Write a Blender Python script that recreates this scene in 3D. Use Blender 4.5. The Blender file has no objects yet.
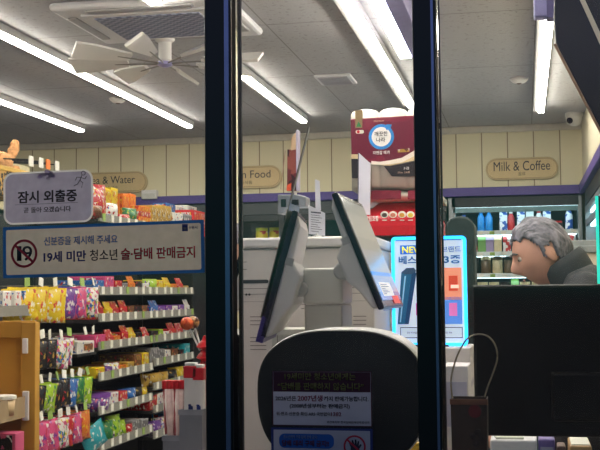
import bpy, bmesh, math, random
from mathutils import Vector, Matrix, Euler
random.seed(7)
SC = bpy.context.scene
COL = SC.collection
R = math.radians

# ------------------------------------------------------------------ camera
F = 1100.0                       # focal length in pixels of the 600x450 frame
VPX, VPY = 524.0, 293.0          # where lines running into the shop converge
YAW = math.atan((VPX-300)/F); PIT = math.atan((VPY-225)/F); ROLL = R(0.55)
EYE = Vector((0, 0, 1.5))
cam = bpy.data.cameras.new('camera'); cam.sensor_width = 36; cam.lens = F/600*36
cam.clip_start = .05
cam_o = bpy.data.objects.new('camera', cam); COL.objects.link(cam_o)
CM = Matrix.Rotation(YAW, 4, 'Z') @ Matrix.Rotation(math.pi/2+PIT, 4, 'X') @ Matrix.Rotation(-ROLL, 4, 'Z')
cam_o.matrix_world = Matrix.Translation(EYE) @ CM
SC.camera = cam_o
# ------------------------------------------------------------------ night sky over the street, exposure
SC.view_settings.view_transform = 'Standard'
SC.view_settings.look = 'None'
SC.view_settings.gamma = 1
SC.view_settings.exposure = 0.0
LAMP = 38.0                       # strength of the ceiling light diffusers
w = bpy.data.worlds.new('night_sky'); SC.world = w; w.use_nodes = True
nt = w.node_tree; nt.nodes.clear()
tc = nt.nodes.new('ShaderNodeTexCoord'); sp = nt.nodes.new('ShaderNodeSeparateXYZ')
rp = nt.nodes.new('ShaderNodeValToRGB'); bg = nt.nodes.new('ShaderNodeBackground'); wo = nt.nodes.new('ShaderNodeOutputWorld')
mr = nt.nodes.new('ShaderNodeMapRange'); mr.inputs[1].default_value = -.4; mr.inputs[2].default_value = .6
nt.links.new(tc.outputs['Generated'], sp.inputs[0]); nt.links.new(sp.outputs[2], mr.inputs[0])
nt.links.new(mr.outputs[0], rp.inputs[0]); nt.links.new(rp.outputs[0], bg.inputs[0]); nt.links.new(bg.outputs[0], wo.inputs[0])
# elevation z -> ramp position (z+.4)
els = [(0, (.004, .004, .006)), (.39, (.006, .008, .012)), (.42, (.012, .10, .085)), (.47, (.014, .11, .09)), (.53, (.040, .050, .080)), (.62, (.085, .10, .17)), (1, (.05, .06, .10))]
rp.color_ramp.elements[0].position = els[0][0]; rp.color_ramp.elements[0].color = (*els[0][1], 1)
rp.color_ramp.elements[1].position = 1; rp.color_ramp.elements[1].color = (*els[-1][1], 1)
for p_, c_ in els[1:-1]:
    e = rp.color_ramp.elements.new(p_); e.color = (*c_, 1)
bg.inputs[1].default_value = 2.2

# ------------------------------------------------------------------ helpers
def ray(px, py):
    return (CM.to_3x3() @ Vector(((px-300)/F, -(py-225)/F, -1))).normalized()
def onY(px, py, Y): d = ray(px, py); return EYE + d*((Y-EYE.y)/d.y)
def onX(px, py, X): d = ray(px, py); return EYE + d*((X-EYE.x)/d.x)
def onZ(px, py, Z): d = ray(px, py); return EYE + d*((Z-EYE.z)/d.z)
def lin(c):
    return tuple((v/255/12.92 if v/255 <= .04045 else ((v/255+.055)/1.055)**2.4) for v in c)

MATS = {}
def newmat(name):
    m = bpy.data.materials.new(name); m.use_nodes = True
    b = m.node_tree.nodes['Principled BSDF']; MATS[name] = m
    return m, m.node_tree, b
def M(name, rgb=None, rough=.5, metal=0, var=.06, scale=30, emit=None, es=0, bump=0, spec=.5, trans=0):
    """plain surface with a little procedural unevenness"""
    if name in MATS: return MATS[name]
    m, t, b = newmat(name); c = lin(rgb)
    b.inputs['Roughness'].default_value = rough; b.inputs['Metallic'].default_value = metal
    b.inputs['Specular IOR Level'].default_value = spec
    n = t.nodes.new('ShaderNodeTexNoise'); n.inputs['Scale'].default_value = scale; n.inputs['Detail'].default_value = 3
    g = t.nodes.new('ShaderNodeTexCoord'); t.links.new(g.outputs['Object'], n.inputs['Vector'])
    r = t.nodes.new('ShaderNodeValToRGB')
    r.color_ramp.elements[0].position = .3; r.color_ramp.elements[1].position = .7
    r.color_ramp.elements[0].color = (*[x*(1-var) for x in c], 1); r.color_ramp.elements[1].color = (*[min(1, x*(1+var)) for x in c], 1)
    t.links.new(n.outputs[0], r.inputs[0]); t.links.new(r.outputs[0], b.inputs['Base Color'])
    if bump:
        bp = t.nodes.new('ShaderNodeBump'); bp.inputs['Strength'].default_value = bump; bp.inputs['Distance'].default_value = .01
        t.links.new(n.outputs[0], bp.inputs['Height']); t.links.new(bp.outputs[0], b.inputs['Normal'])
    if emit:
        b.inputs['Emission Color'].default_value = (*lin(emit), 1); b.inputs['Emission Strength'].default_value = es
    if trans:   # thin paper or plastic: some of the light from behind comes through
        tl = t.nodes.new('ShaderNodeBsdfTranslucent'); mx = t.nodes.new('ShaderNodeMixShader'); mx.inputs[0].default_value = trans
        t.links.new(r.outputs[0], tl.inputs[0]); t.links.new(b.outputs[0], mx.inputs[1]); t.links.new(tl.outputs[0], mx.inputs[2])
        t.links.new(mx.outputs[0], t.nodes['Material Output'].inputs[0])
    return m
def PR(name, cols, scale=45, rough=.35, stretch=(1, 1, 1), emit=0):
    """printed packaging: patches of a few flat inks"""
    if name in MATS: return MATS[name]
    m, t, b = newmat(name); b.inputs['Roughness'].default_value = rough
    g = t.nodes.new('ShaderNodeTexCoord'); mp = t.nodes.new('ShaderNodeMapping'); mp.inputs['Scale'].default_value = stretch
    v = t.nodes.new('ShaderNodeTexVoronoi'); v.inputs['Scale'].default_value = scale; v.inputs['Randomness'].default_value = 1
    wn = t.nodes.new('ShaderNodeTexNoise'); wn.inputs['Scale'].default_value = scale*.9; wn.inputs['Detail'].default_value = 3
    vm = t.nodes.new('ShaderNodeVectorMath'); vm.operation = 'MULTIPLY_ADD'; vm.inputs[1].default_value = [1.6/scale]*3
    sepc = t.nodes.new('ShaderNodeSeparateColor'); r = t.nodes.new('ShaderNodeValToRGB'); r.color_ramp.interpolation = 'CONSTANT'
    t.links.new(g.outputs['Object'], mp.inputs[0]); t.links.new(mp.outputs[0], wn.inputs['Vector']); t.links.new(wn.outputs['Color'], vm.inputs[0]); t.links.new(mp.outputs[0], vm.inputs[2]); t.links.new(vm.outputs[0], v.inputs['Vector'])
    t.links.new(v.outputs['Color'], sepc.inputs[0]); t.links.new(sepc.outputs[0], r.inputs[0]); t.links.new(r.outputs[0], b.inputs['Base Color'])
    tot = sum(wt for _, wt in cols); acc = 0
    for i, (c, wt) in enumerate(cols):
        e = r.color_ramp.elements[i] if i < 2 else r.color_ramp.elements.new(min(.999, acc/tot))
        e.position = acc/tot; e.color = (*lin(c), 1); acc += wt
    if len(cols) == 1: r.color_ramp.elements[1].color = (*lin(cols[0][0]), 1)
    if emit:
        t.links.new(r.outputs[0], b.inputs['Emission Color']); b.inputs['Emission Strength'].default_value = emit
    return m

class MB:
    def __init__(s): s.bm = bmesh.new()
    def add(s, vs, fs, mtx=None):
        vv = [s.bm.verts.new((mtx @ Vector(v)) if mtx else v) for v in vs]
        for f in fs:
            try: s.bm.faces.new([vv[i] for i in f])
            except ValueError: pass
        return s
    def box(s, x0, x1, y0, y1, z0, z1, mtx=None):
        vs = [(x, y, z) for x in (x0, x1) for y in (y0, y1) for z in (z0, z1)]
        return s.add(vs, [(0, 1, 3, 2), (4, 6, 7, 5), (0, 4, 5, 1), (2, 3, 7, 6), (0, 2, 6, 4), (1, 5, 7, 3)], mtx)
    def prism(s, pts, y0, y1, mtx=None):
        """outline in x,z pushed from y0 to y1"""
        n = len(pts)
        vs = [(p[0], y0, p[1]) for p in pts] + [(p[0], y1, p[1]) for p in pts]
        fs = [tuple(range(n)), tuple(range(2*n-1, n-1, -1))] + [(i, i+n, (i+1) % n+n, (i+1) % n) for i in range(n)]
        return s.add(vs, fs, mtx)
    def lathe(s, prof, n=20, mtx=None, cap=True):
        vs, fs = [], []
        for r, z in prof:
            for k in range(n): a = 2*math.pi*k/n; vs.append((r*math.cos(a), r*math.sin(a), z))
        for j in range(len(prof)-1):
            for k in range(n): fs.append((j*n+k, j*n+(k+1) % n, (j+1)*n+(k+1) % n, (j+1)*n+k))
        if cap: fs.append(tuple(range(n-1, -1, -1))); fs.append(tuple((len(prof)-1)*n+k for k in range(n)))
        return s.add(vs, fs, mtx)
    def tube(s, pts, r, n=8):
        pts = [Vector(p) for p in pts]; vs, fs = [], []
        for i, p in enumerate(pts):
            d = (pts[min(i+1, len(pts)-1)]-pts[max(i-1, 0)]).normalized()
            u = d.cross(Vector((0, 0, 1)))
            if u.length < .05: u = d.cross(Vector((1, 0, 0)))
            u.normalize(); v = d.cross(u); rr = r[i] if isinstance(r, (list, tuple)) else r
            for k in range(n): a = 2*math.pi*k/n; vs.append(p+u*rr*math.cos(a)+v*rr*math.sin(a))
        for i in range(len(pts)-1):
            for k in range(n): fs.append((i*n+k, i*n+(k+1) % n, (i+1)*n+(k+1) % n, (i+1)*n+k))
        fs.append(tuple(range(n-1, -1, -1))); fs.append(tuple((len(pts)-1)*n+k for k in range(n)))
        return s.add(vs, fs)
    def ball(s, c, r, n=16, mtx=None):
        r = r if isinstance(r, (list, tuple)) else (r, r, r); vs, fs = [], []; h = n//2
        vs.append((c[0], c[1], c[2]+r[2]))
        for i in range(1, h):
            t = math.pi*i/h
            for k in range(n):
                a = 2*math.pi*k/n; vs.append((c[0]+r[0]*math.sin(t)*math.cos(a), c[1]+r[1]*math.sin(t)*math.sin(a), c[2]+r[2]*math.cos(t)))
        vs.append((c[0], c[1], c[2]-r[2])); L = len(vs)-1
        for k in range(n): fs.append((0, 1+k, 1+(k+1) % n))
        for i in range(h-2):
            for k in range(n): fs.append((1+i*n+k, 1+(i+1)*n+k, 1+(i+1)*n+(k+1) % n, 1+i*n+(k+1) % n))
        for k in range(n): fs.append((L, 1+(h-2)*n+(k+1) % n, 1+(h-2)*n+k))
        return s.add(vs, fs, mtx)
    def build(s, name, mat, parent=None, loc=None, rot=None, bevel=0, smooth=False, seg=2, sub=0):
        bmesh.ops.recalc_face_normals(s.bm, faces=s.bm.faces)
        me = bpy.data.meshes.new(name); s.bm.to_mesh(me); s.bm.free()
        if smooth:
            for p in me.polygons: p.use_smooth = True
        o = bpy.data.objects.new(name, me); COL.objects.link(o); me.materials.append(mat)
        if loc is not None: o.location = loc
        if rot is not None: o.rotation_euler = rot
        if parent: o.parent = parent
        if bevel:
            b = o.modifiers.new('b', 'BEVEL'); b.width = bevel; b.segments = seg; b.limit_method = 'ANGLE'; b.angle_limit = R(40)
        if sub:
            b = o.modifiers.new('s', 'SUBSURF'); b.levels = b.render_levels = sub
        return o
def tag(o, label, cat, group=None, kind=None):
    o['label'] = label; o['category'] = cat
    if group: o['group'] = group
    if kind: o['kind'] = kind
    return o
def struct(o): o['kind'] = 'structure'; return o
def thing(name, label, cat, loc, rz=0, group=None, rot=None):
    o = bpy.data.objects.new(name, None); COL.objects.link(o); o.empty_display_size = .1
    o.location = loc; o.rotation_euler = rot if rot else (0, 0, rz)
    return tag(o, label, cat, group)
def rrect(w, h, r, n=6, cx=0, cz=0):
    pts = []
    for sx, sz, a0 in ((1, 1, 0), (-1, 1, 90), (-1, -1, 180), (1, -1, 270)):
        for k in range(n+1):
            a = R(a0+90*k/n); pts.append((cx+sx*(w/2-r)+r*math.cos(a), cz+sz*(h/2-r)+r*math.sin(a)))
    return pts
def lettering(body, w, h, mat, parent, loc, rot=(math.pi/2, 0, 0), depth=.0006, bold=0, name='lettering', fit=True):
    """writing as real thin letters: w,h the size of the ink, loc its middle"""
    cu = bpy.data.curves.new('ink', 'FONT'); cu.body = body; cu.size = 1; cu.offset = bold; cu.align_x = 'CENTER'
    cu.resolution_u = 4
    tmp = bpy.data.objects.new('ink', cu); COL.objects.link(tmp)
    dg = bpy.context.evaluated_depsgraph_get(); dg.update()
    me = bpy.data.meshes.new_from_object(tmp.evaluated_get(dg)); bpy.data.objects.remove(tmp)
    xs = [v.co.x for v in me.vertices]; ys = [v.co.y for v in me.vertices]
    if not xs: raise RuntimeError('no glyphs '+body)
    sx = w/(max(xs)-min(xs)); sy = h/(max(ys)-min(ys)); cx = (max(xs)+min(xs))/2; cy = (max(ys)+min(ys))/2
    for v in me.vertices: v.co = ((v.co.x-cx)*sx, (v.co.y-cy)*sy, 0)
    bm = bmesh.new(); bm.from_mesh(me)
    ex = bmesh.ops.extrude_face_region(bm, geom=bm.faces[:])
    for g in ex['geom']:
        if isinstance(g, bmesh.types.BMVert): g.co.z += depth
    bmesh.ops.recalc_face_normals(bm, faces=bm.faces[:]); bm.to_mesh(me); bm.free()
    me.name = name; me.materials.clear(); me.materials.append(mat)
    o = bpy.data.objects.new(name, me); COL.objects.link(o); o.parent = parent; o.location = loc; o.rotation_euler = rot
    return o
def pxw(Y): return (onY(301, 225, Y)-onY(300, 225, Y)).length      # metres per pixel at a depth
def rect(x0, y0, x1, y1, Y):
    """middle, width, height of an upright thing seen between these pixels at depth Y"""
    cx, cy = (x0+x1)/2, (y0+y1)/2
    return onY(cx, cy, Y), (onY(x1, cy, Y)-onY(x0, cy, Y)).length, (onY(cx, y0, Y)-onY(cx, y1, Y)).length

# ------------------------------------------------------------------ depths of the place
YG, YW, ZC = 1.6, 8.2, None
ZC = onY(VPX, 125, YW).z
XR = onY(582, 150, YW).x
XS = -2.0                        # face of the snack racks
ZCTR = 1.0                       # counter top
# ------------------------------------------------------------------ shared materials
white_plastic = M('white_plastic', (226, 224, 222), .4, var=.02)
black_plastic = M('black_plastic', (14, 14, 17), .35, var=.1)
dark_text = M('dark_ink', (38, 36, 42), .6)
grey_plastic = M('grey_plastic', (120, 124, 134), .45)
black_metal = M('black_metal', (20, 21, 23), .45, var=.15)
rail_metal = M('rail_metal', (128, 125, 116), .45)
tag_white = M('tag_white', (222, 220, 208), .6, var=.03)
tag_green = M('tag_green', (140, 168, 84), .6)
lamp_glow = M('lamp_glow', (255, 255, 255), .5, emit=(255, 248, 234), es=LAMP)
lamp_body = M('lamp_body', (190, 190, 188), .4)
purple = M('purple_band', (76, 58, 138), .4)
cream = None

# cream wall panels with upright joints
m, t, b = newmat('cream_wall_panels'); cream = m
b.inputs['Roughness'].default_value = .55
g = t.nodes.new('ShaderNodeNewGeometry'); s_ = t.nodes.new('ShaderNodeSeparateXYZ'); t.links.new(g.outputs['Position'], s_.inputs[0])
def mth(t, op, a, b2=None):
    n = t.nodes.new('ShaderNodeMath'); n.operation = op
    for i, v in enumerate((a, b2)):
        if v is None: continue
        if isinstance(v, (int, float)): n.inputs[i].default_value = v
        else: t.links.new(v, n.inputs[i])
    return n.outputs[0]
PANEL = (onY(560, 150, YW).x-onY(259.4, 150, YW).x)/12
u = mth(t, 'FRACT', mth(t, 'DIVIDE', mth(t, 'ADD', s_.outputs[0], 50*PANEL-onY(560, 150, YW).x-.5*PANEL), PANEL))
ln = mth(t, 'LESS_THAN', mth(t, 'ABSOLUTE', mth(t, 'SUBTRACT', u, .5)), .022)
mx = t.nodes.new('ShaderNodeMix'); mx.data_type = 'RGBA'; t.links.new(ln, mx.inputs[0])
mx.inputs[6].default_value = (*lin((226, 218, 184)), 1); mx.inputs[7].default_value = (*lin((150, 136, 106)), 1)
t.links.new(mx.outputs[2], b.inputs['Base Color'])
plain_cream = M('cream_paint', (222, 214, 186), .55, var=.02, scale=3)

# speckled ceiling boards with joints
m, t, b = newmat('speckled_ceiling'); ceil_m = m; b.inputs['Roughness'].default_value = .9
g = t.nodes.new('ShaderNodeNewGeometry'); s_ = t.nodes.new('ShaderNodeSeparateXYZ'); t.links.new(g.outputs['Position'], s_.inputs[0])
fx = mth(t, 'LESS_THAN', mth(t, 'FRACT', mth(t, 'DIVIDE', mth(t, 'ADD', s_.outputs[0], 60-.07), .6)), .012)
fy = mth(t, 'LESS_THAN', mth(t, 'FRACT', mth(t, 'DIVIDE', mth(t, 'ADD', s_.outputs[1], 60), 1.2)), .008)
jn = mth(t, 'MAXIMUM', fx, fy)
nz = t.nodes.new('ShaderNodeTexNoise'); nz.inputs['Scale'].default_value = 42; nz.inputs['Detail'].default_value = 2
t.links.new(g.outputs['Position'], nz.inputs['Vector'])
sk = mth(t, 'GREATER_THAN', nz.outputs[0], .64)
m1 = t.nodes.new('ShaderNodeMix'); m1.data_type = 'RGBA'; t.links.new(sk, m1.inputs[0])
m1.inputs[6].default_value = (*lin((176, 176, 176)), 1); m1.inputs[7].default_value = (*lin((152, 150, 148)), 1)
m2 = t.nodes.new('ShaderNodeMix'); m2.data_type = 'RGBA'; t.links.new(jn, m2.inputs[0]); t.links.new(m1.outputs[2], m2.inputs[6])
m2.inputs[7].default_value = (*lin((140, 138, 134)), 1); t.links.new(m2.outputs[2], b.inputs['Base Color'])

# floor tiles
m, t, b = newmat('floor_tiles'); floor_m = m; b.inputs['Roughness'].default_value = .3
bk = t.nodes.new('ShaderNodeTexBrick'); bk.offset = 0; bk.inputs['Scale'].default_value = 1; bk.inputs['Brick Width'].default_value = .6; bk.inputs['Row Height'].default_value = .6
bk.inputs['Mortar Size'].default_value = .004; bk.inputs['Color1'].default_value = (.38, .37, .35, 1); bk.inputs['Color2'].default_value = (.35, .34, .33, 1); bk.inputs['Mortar'].default_value = (.1, .1, .1, 1)
g = t.nodes.new('ShaderNodeNewGeometry'); t.links.new(g.outputs['Position'], bk.inputs['Vector']); t.links.new(bk.outputs[0], b.inputs['Base Color'])
paving = M('street_paving', (60, 60, 62), .8, var=.2, scale=6)

# window glass: thin, mostly clear, a faint reflection and a faint film of dust
def glassmat(name, dust):
    m, t, b = newmat(name); t.nodes.remove(b)
    tr = t.nodes.new('ShaderNodeBsdfTransparent'); gl = t.nodes.new('ShaderNodeBsdfGlossy'); gl.inputs['Roughness'].default_value = .02
    fr = t.nodes.new('ShaderNodeFresnel'); fr.inputs[0].default_value = 1.45
    mx = t.nodes.new('ShaderNodeMixShader'); t.links.new(fr.outputs[0], mx.inputs[0]); t.links.new(tr.outputs[0], mx.inputs[1]); t.links.new(gl.outputs[0], mx.inputs[2])
    df = t.nodes.new('ShaderNodeBsdfDiffuse'); df.inputs[0].default_value = (.6, .6, .62, 1)
    tl = t.nodes.new('ShaderNodeBsdfTranslucent'); tl.inputs[0].default_value = (.6, .6, .62, 1)
    ad = t.nodes.new('ShaderNodeMixShader'); ad.inputs[0].default_value = .7; t.links.new(df.outputs[0], ad.inputs[1]); t.links.new(tl.outputs[0], ad.inputs[2])
    nz = t.nodes.new('ShaderNodeTexNoise'); nz.inputs['Scale'].default_value = 9; nz.inputs['Detail'].default_value = 6
    g = t.nodes.new('ShaderNodeNewGeometry'); t.links.new(g.outputs['Position'], nz.inputs['Vector'])
    mr = t.nodes.new('ShaderNodeMapRange'); mr.inputs[1].default_value = .35; mr.inputs[2].default_value = .75; mr.inputs[3].default_value = dust*.4; mr.inputs[4].default_value = dust
    t.links.new(nz.outputs[0], mr.inputs[0])
    m3 = t.nodes.new('ShaderNodeMixShader'); t.links.new(mr.outputs[0], m3.inputs[0]); t.links.new(mx.outputs[0], m3.inputs[1]); t.links.new(ad.outputs[0], m3.inputs[2])
    t.links.new(m3.outputs[0], t.nodes['Material Output'].inputs[0])
    return m
glass = glassmat('window_glass', .012)
clear = glassmat('clear_plastic', .02)

# ------------------------------------------------------------------ the shop shell
XL = -7.0; YB = 9.0
struct(MB().box(XL, 3, 1.5, YB, -.1, 0).build('floor', floor_m))
struct(MB().box(-8, 4, -2.5, 1.5, -.12, -.02).build('ground', paving))
struct(MB().box(XL, 3, 1.5, YB, ZC, ZC+.1).build('ceiling', ceil_m))
struct(MB().box(XL-.1, XL, 1.5, YB, 0, ZC).build('wall_left', plain_cream))
ZST = onY(450, 192.5, YW).z      # purple band height
# back wall: the part above the coolers hangs flush with their fronts; behind them a plain wall
struct(MB().box(XL, XR, YW, YW+.12, ZST+.03, ZC).build('wall_back', cream))
struct(MB().box(XL, XR+1, YB-.1, YB, 0, ZC).build('wall_behind_coolers', plain_cream))
struct(MB().box(XL, XR, YW-.03, YW+.12, ZST-.035, ZST+.03).build('trim_1', purple, bevel=.004))
struct(MB().box(XL, XR, YW-.04, YW, ZC-.05, ZC).build('trim_2', M('cornice_white', (205, 200, 186), .5), bevel=.01))
# right wall, with the opening of the side cooler
struct(MB().box(XR, XR+.12, 1.6, 5.4, 0, ZC).box(XR, XR+.12, 5.4, YW+.12, ZST+.03, ZC).build('wall_right', plain_cream))
struct(MB().box(XR-.03, XR+.12, 5.4, YW-.03, ZST-.035, ZST+.03).build('trim_3', purple, bevel=.004))
struct(MB().box(XR+.7, XR+.8, 5.3, YB, 0, ZC).build('wall_behind_side_cooler', plain_cream))
# front: mullions and panes
mull = M('mullion_black_aluminium', (22, 23, 26), .28, var=.08, spec=.5)
strip_m = M('mullion_groove_reflection', (150, 158, 200), .25, metal=.9)  # metal strip, tinted blue to stand in for light reflected in the bar's groove
edge_m = M('pane_edge', (74, 74, 80), .6, spec=.2)
def mullion(n, px0, px1, w2, yb):
    a = onY(px0, 240, YG).x; b_ = onY(px1, 240, YG).x
    o = struct(MB().box(a, b_, YG, YG+.006, -.02, ZC+.1).build('trim_%d' % n, mull, bevel=.002))
    MB().box(a+.003, b_-.0005, YG+.0062, yb, -.02, ZC+.1).build('inner_profile', M('mullion_matt', (13, 14, 16), .8, spec=.12), o)
    c = MB().box(b_-.005-w2, b_-.003, YG-.003, YG-.0005, -.02, ZC+.1).build('groove_reflection', strip_m, o)
    c['label'] = 'bluish metal strip standing for light reflected in the bar groove'
    e_ = MB().box(b_-.0005, b_+.0008, yb-.006, yb, 0, ZC).build('pane_edge', edge_m, o)
    return a, b_
m1a, m1b = mullion(4, 205, 232, .005, YG+.064)
m2a, m2b = mullion(5, 415.5, 439, .0018, YG+.085)
for n, (a, b_) in enumerate(((-3.2, m1a), (m1b, m2a), (m2b, XR))):
    struct(MB().box(a+.001, b_-.001, YG+.025, YG+.035, 0, ZC).build('window_%d' % (n+1), glass))
struct(MB().box(XL, -3.2, YG, YG+.1, 0, ZC).build('wall_front', plain_cream))
struct(MB().box(XR, 3, YG, YG+.1, 0, ZC).build('wall_front_side', M('dark_cladding', (30, 30, 33), .5)))

# ------------------------------------------------------------------ ceiling lights
def linear_light(p_far, p_near, width, label, extend=0, drop=.05):
    """end pixels of the lit strip, far then near, laid on the ceiling"""
    a = onZ(*p_far, ZC-drop); b_ = onZ(*p_near, ZC-drop)
    x = (a.x+b_.x)/2 if extend == 0 else a.x
    y1 = a.y; y0 = b_.y-extend
    L = y1-y0
    t_ = thing('ceiling_light', label, 'ceiling light', (x, (y0+y1)/2, ZC), group='linear ceiling lights')
    MB().box(-width/2-.035, width/2+.005, -L/2, L/2, -drop+.012, 0).build('housing', lamp_body, t_, bevel=.004)
    MB().box(-width/2, width/2, -L/2+.01, L/2-.01, -drop, -drop+.012).build('diffuser', lamp_glow, t_)
    return x, y0, y1
LL = []
LL.append(linear_light((190, 128), (0, 25), .042, 'long linear ceiling light running past the fan to the wall above the purple band', 1.9))
LL.append(linear_light((82, 132), (0, 100), .042, 'linear ceiling light ending furthest along the wall, above the away notice', .5))
LL.append(linear_light((304, 123), (236, 74), .042, 'linear ceiling light between the two window bars, ending above the frozen food sign', .1))
LL.append(linear_light((412, 108), (348, 0), .044, 'long linear ceiling light running down to the maroon tissue pack', 2.1))
LL.append(linear_light((541, 113), (551, 20), .036, 'linear ceiling light ending beside the security camera', 2.7))
LL.append(linear_light((157, 6), (145, -3), .045, 'short end of a linear ceiling light above the ceiling cassette', 1.0))
# ------------------------------------------------------------------ ceiling things
# wide bright lamp near the front, beside the second bar, with a lilac side
a = onZ(411, 58, ZC-.12); 
t_ = thing('box_lamp', 'wide glowing box lamp with a lilac side, partly behind the second window bar', 'ceiling light', (a.x, a.y-.45, ZC))
MB().box(-.05, .0, -(a.y-.45-1.75), .45, -.12, -.105).build('diffuser', lamp_glow, t_)
MB().box(-.055, .0, -(a.y-.45-1.74), .46, -.103, 0).box(.003, .075, -(a.y-.45-1.74), .46, -.118, 0).build('housing', M('lilac_housing', (150, 146, 196), .45), t_, bevel=.004)

# ceiling cassette
ca = onZ(106, 46, ZC-.04); cb = onZ(272, 45, ZC-.04); cn = onZ(44, 12, ZC-.04)
cx, cy = (ca.x+cb.x)/2, (cn.y+ca.y)/2; W, D = cb.x-ca.x, ca.y-cn.y
white_ac = M('cassette_white', (224, 224, 226), .45, var=.02)
t_ = thing('ceiling_cassette', 'square white air conditioner cassette with a mesh grille, set flat in the ceiling', 'air conditioner', (cx, cy, ZC))
MB().box(-W/2, W/2, -D/2, D/2, -.035, 0).build('panel', white_ac, t_, bevel=.02)
o = MB().box(-W*.36, W*.36, -D*.36, D*.36, -.045, -.035).build('grille_frame', white_ac, t_, bevel=.004)
m, t, b = newmat('cassette_mesh'); b.inputs['Roughness'].default_value = .5
g = t.nodes.new('ShaderNodeTexCoord'); ck = t.nodes.new('ShaderNodeTexChecker'); ck.inputs['Scale'].default_value = 45
ck.inputs[1].default_value = (*lin((150, 156, 178)), 1); ck.inputs[2].default_value = (*lin((98, 104, 128)), 1)
t.links.new(g.outputs['Object'], ck.inputs[0]); t.links.new(ck.outputs[0], b.inputs['Base Color'])
MB().box(-W*.30, W*.30, -D*.30, D*.30, -.049, -.045).build('mesh_grille', m, o)
for sx, sy, lx, ly in ((0, 1, W*.3, .02), (0, -1, W*.3, .02), (1, 0, .02, D*.3), (-1, 0, .02, D*.3)):
    MB().box(sx*W*.43-lx, sx*W*.43+lx, sy*D*.43-ly, sy*D*.43+ly, -.043, -.035).build('air_flap', M('flap_grey', (170, 170, 170), .5), t_, bevel=.003)

# fan
hz = ZC-.14; h = onZ(165, 60, hz)
t_ = thing('ceiling_fan', 'white ceiling fan with eight tilted blades on thin rods', 'fan', (h.x, h.y, ZC))
fw = M('fan_white', (214, 212, 206), .4, var=.02)
MB().lathe([(.022, -.15), (.03, -.14), (.03, -.06), (.045, -.05), (.045, 0)], 24).build('motor', fw, t_, smooth=False, bevel=.002)
MB().lathe([(.012, -.175), (.034, -.165), (.034, -.15), (.02, -.149)], 24).build('hub', M('hub_lilac', (150, 146, 190), .3, metal=.4), t_)
for k in range(8):
    a_ = R(2+45*k); rot = Matrix.Rotation(a_, 4, 'Z')
    o = MB().tube([rot @ Vector((.02, 0, -.158)), rot @ Vector((.24, 0, -.150))], .004).build('rod', rail_metal, t_)
    tilt = rot @ Matrix.Translation((.315, 0, -.145)) @ Matrix.Rotation(R(32), 4, 'X')
    pts = [(-.14, -.02), (.05, -.048), (.13, -.05), (.14, .045), (.05, .045), (-.14, .02)]
    vs = [tilt @ Vector((x, y, z)) for z in (-.007, .007) for x, y in pts]
    MB().add(vs, [tuple(range(6)), tuple(range(11, 5, -1))]+[(i, i+6, (i+1) % 6+6, (i+1) % 6) for i in range(6)]).build('blade', fw, t_)

# flat vent
a = onZ(322, 87, ZC-.02); b_ = onZ(357, 85, ZC-.02); n_ = onZ(345, 77, ZC-.02)
t_ = thing('ceiling_vent', 'flat square white vent grille in the ceiling in front of the tissue pack', 'vent', ((a.x+b_.x)/2, (a.y+n_.y)/2, ZC))
W, D = (b_.x-a.x), a.y-n_.y
MB().box(-W/2, W/2, -D/2, D/2, -.012, 0).build('vent_frame', white_ac, t_, bevel=.004)
for k in range(5):
    y = -D*.36+k*D*.18
    MB().box(-W*.4, W*.4, y-.02, y+.02, -.018, -.012).build('louvre', M('louvre_grey', (168, 166, 172), .5), t_)
# two small sensors
for (px, py, lab) in ((118, 100, 'small round fire sensor in the ceiling beside the long light near the fan'), (519, 80, 'small round fire sensor in the ceiling over the milk and coffee sign')):
    p = onZ(px, py, ZC-.01); t_ = thing('fire_sensor', lab, 'sensor', (p.x, p.y, ZC), group='ceiling sensors')
    MB().lathe([(.02, -.03), (.035, -.025), (.05, -.012), (.055, 0)], 20).build('body', fw, t_, smooth=True)
    MB().lathe([(.006, -.036), (.016, -.03)], 12).build('bulb', M('sensor_bulb', (110, 96, 84), .4), t_)
# dome camera on the wall corner
p = onZ(574, 113, ZC)
t_ = thing('security_camera', 'white dome security camera under the ceiling in the wall corner', 'camera', (p.x, p.y, ZC))
zz = -.05
MB().lathe([(.055, zz+.02), (.062, zz+.03), (.06, 0)], 24).build('base', fw, t_, smooth=True)
MB().ball((0, 0, zz+.015), (.056, .056, .058), 20).build('dome', fw, t_, smooth=True)
MB().lathe([(.018, 0), (.022, .012), (.0, .028)], 18, Matrix.Translation((-.028, -.04, zz-.004)) @ Matrix.Rotation(R(115), 4, 'X') @ Matrix.Rotation(R(-20), 4, 'Y')).build('lens', M('lens_black', (16, 16, 20), .15), t_, smooth=True)

# black slanted board hung from the ceiling, with a white stripe and a lilac box
YS = 2.5
P = lambda x, y, Y=YS: onY(x, y, Y)
pts = [P(555, -30), P(554, 16), P(556, 43), P(600, 128), P(640, 205), P(700, 205), P(700, -30)]
c0 = P(590, -30)
t_ = thing('slanted_board', 'black slanted overhead board with a white stripe, hung above the man', 'board', (c0.x, YS, ZC))
zt = lambda p: min(p.z, ZC)-ZC
MB().prism([(p.x-c0.x, zt(p)) for p in pts], 0, .04).build('panel', M('board_black', (16, 17, 22), .45), t_, bevel=.003)
MB().prism([(P(x, y).x-c0.x, zt(P(x, y))) for x, y in ((577, -6), (582, -6), (606, 46), (606, 58))], -.004, .0).build('stripe', M('stripe_white', (196, 192, 184), .5), t_)
e1, e2 = P(556, 44), P(640, 204.5)
MB().tube([(e1.x-c0.x-.003, .0, e1.z-ZC), (e2.x-c0.x-.003, .0, e2.z-ZC)], .003).build('edge_trim', M('edge_brown', (150, 122, 98), .4), t_)
q0, q1 = P(534, 17, 2.7), P(549, 17, 2.7)
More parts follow.
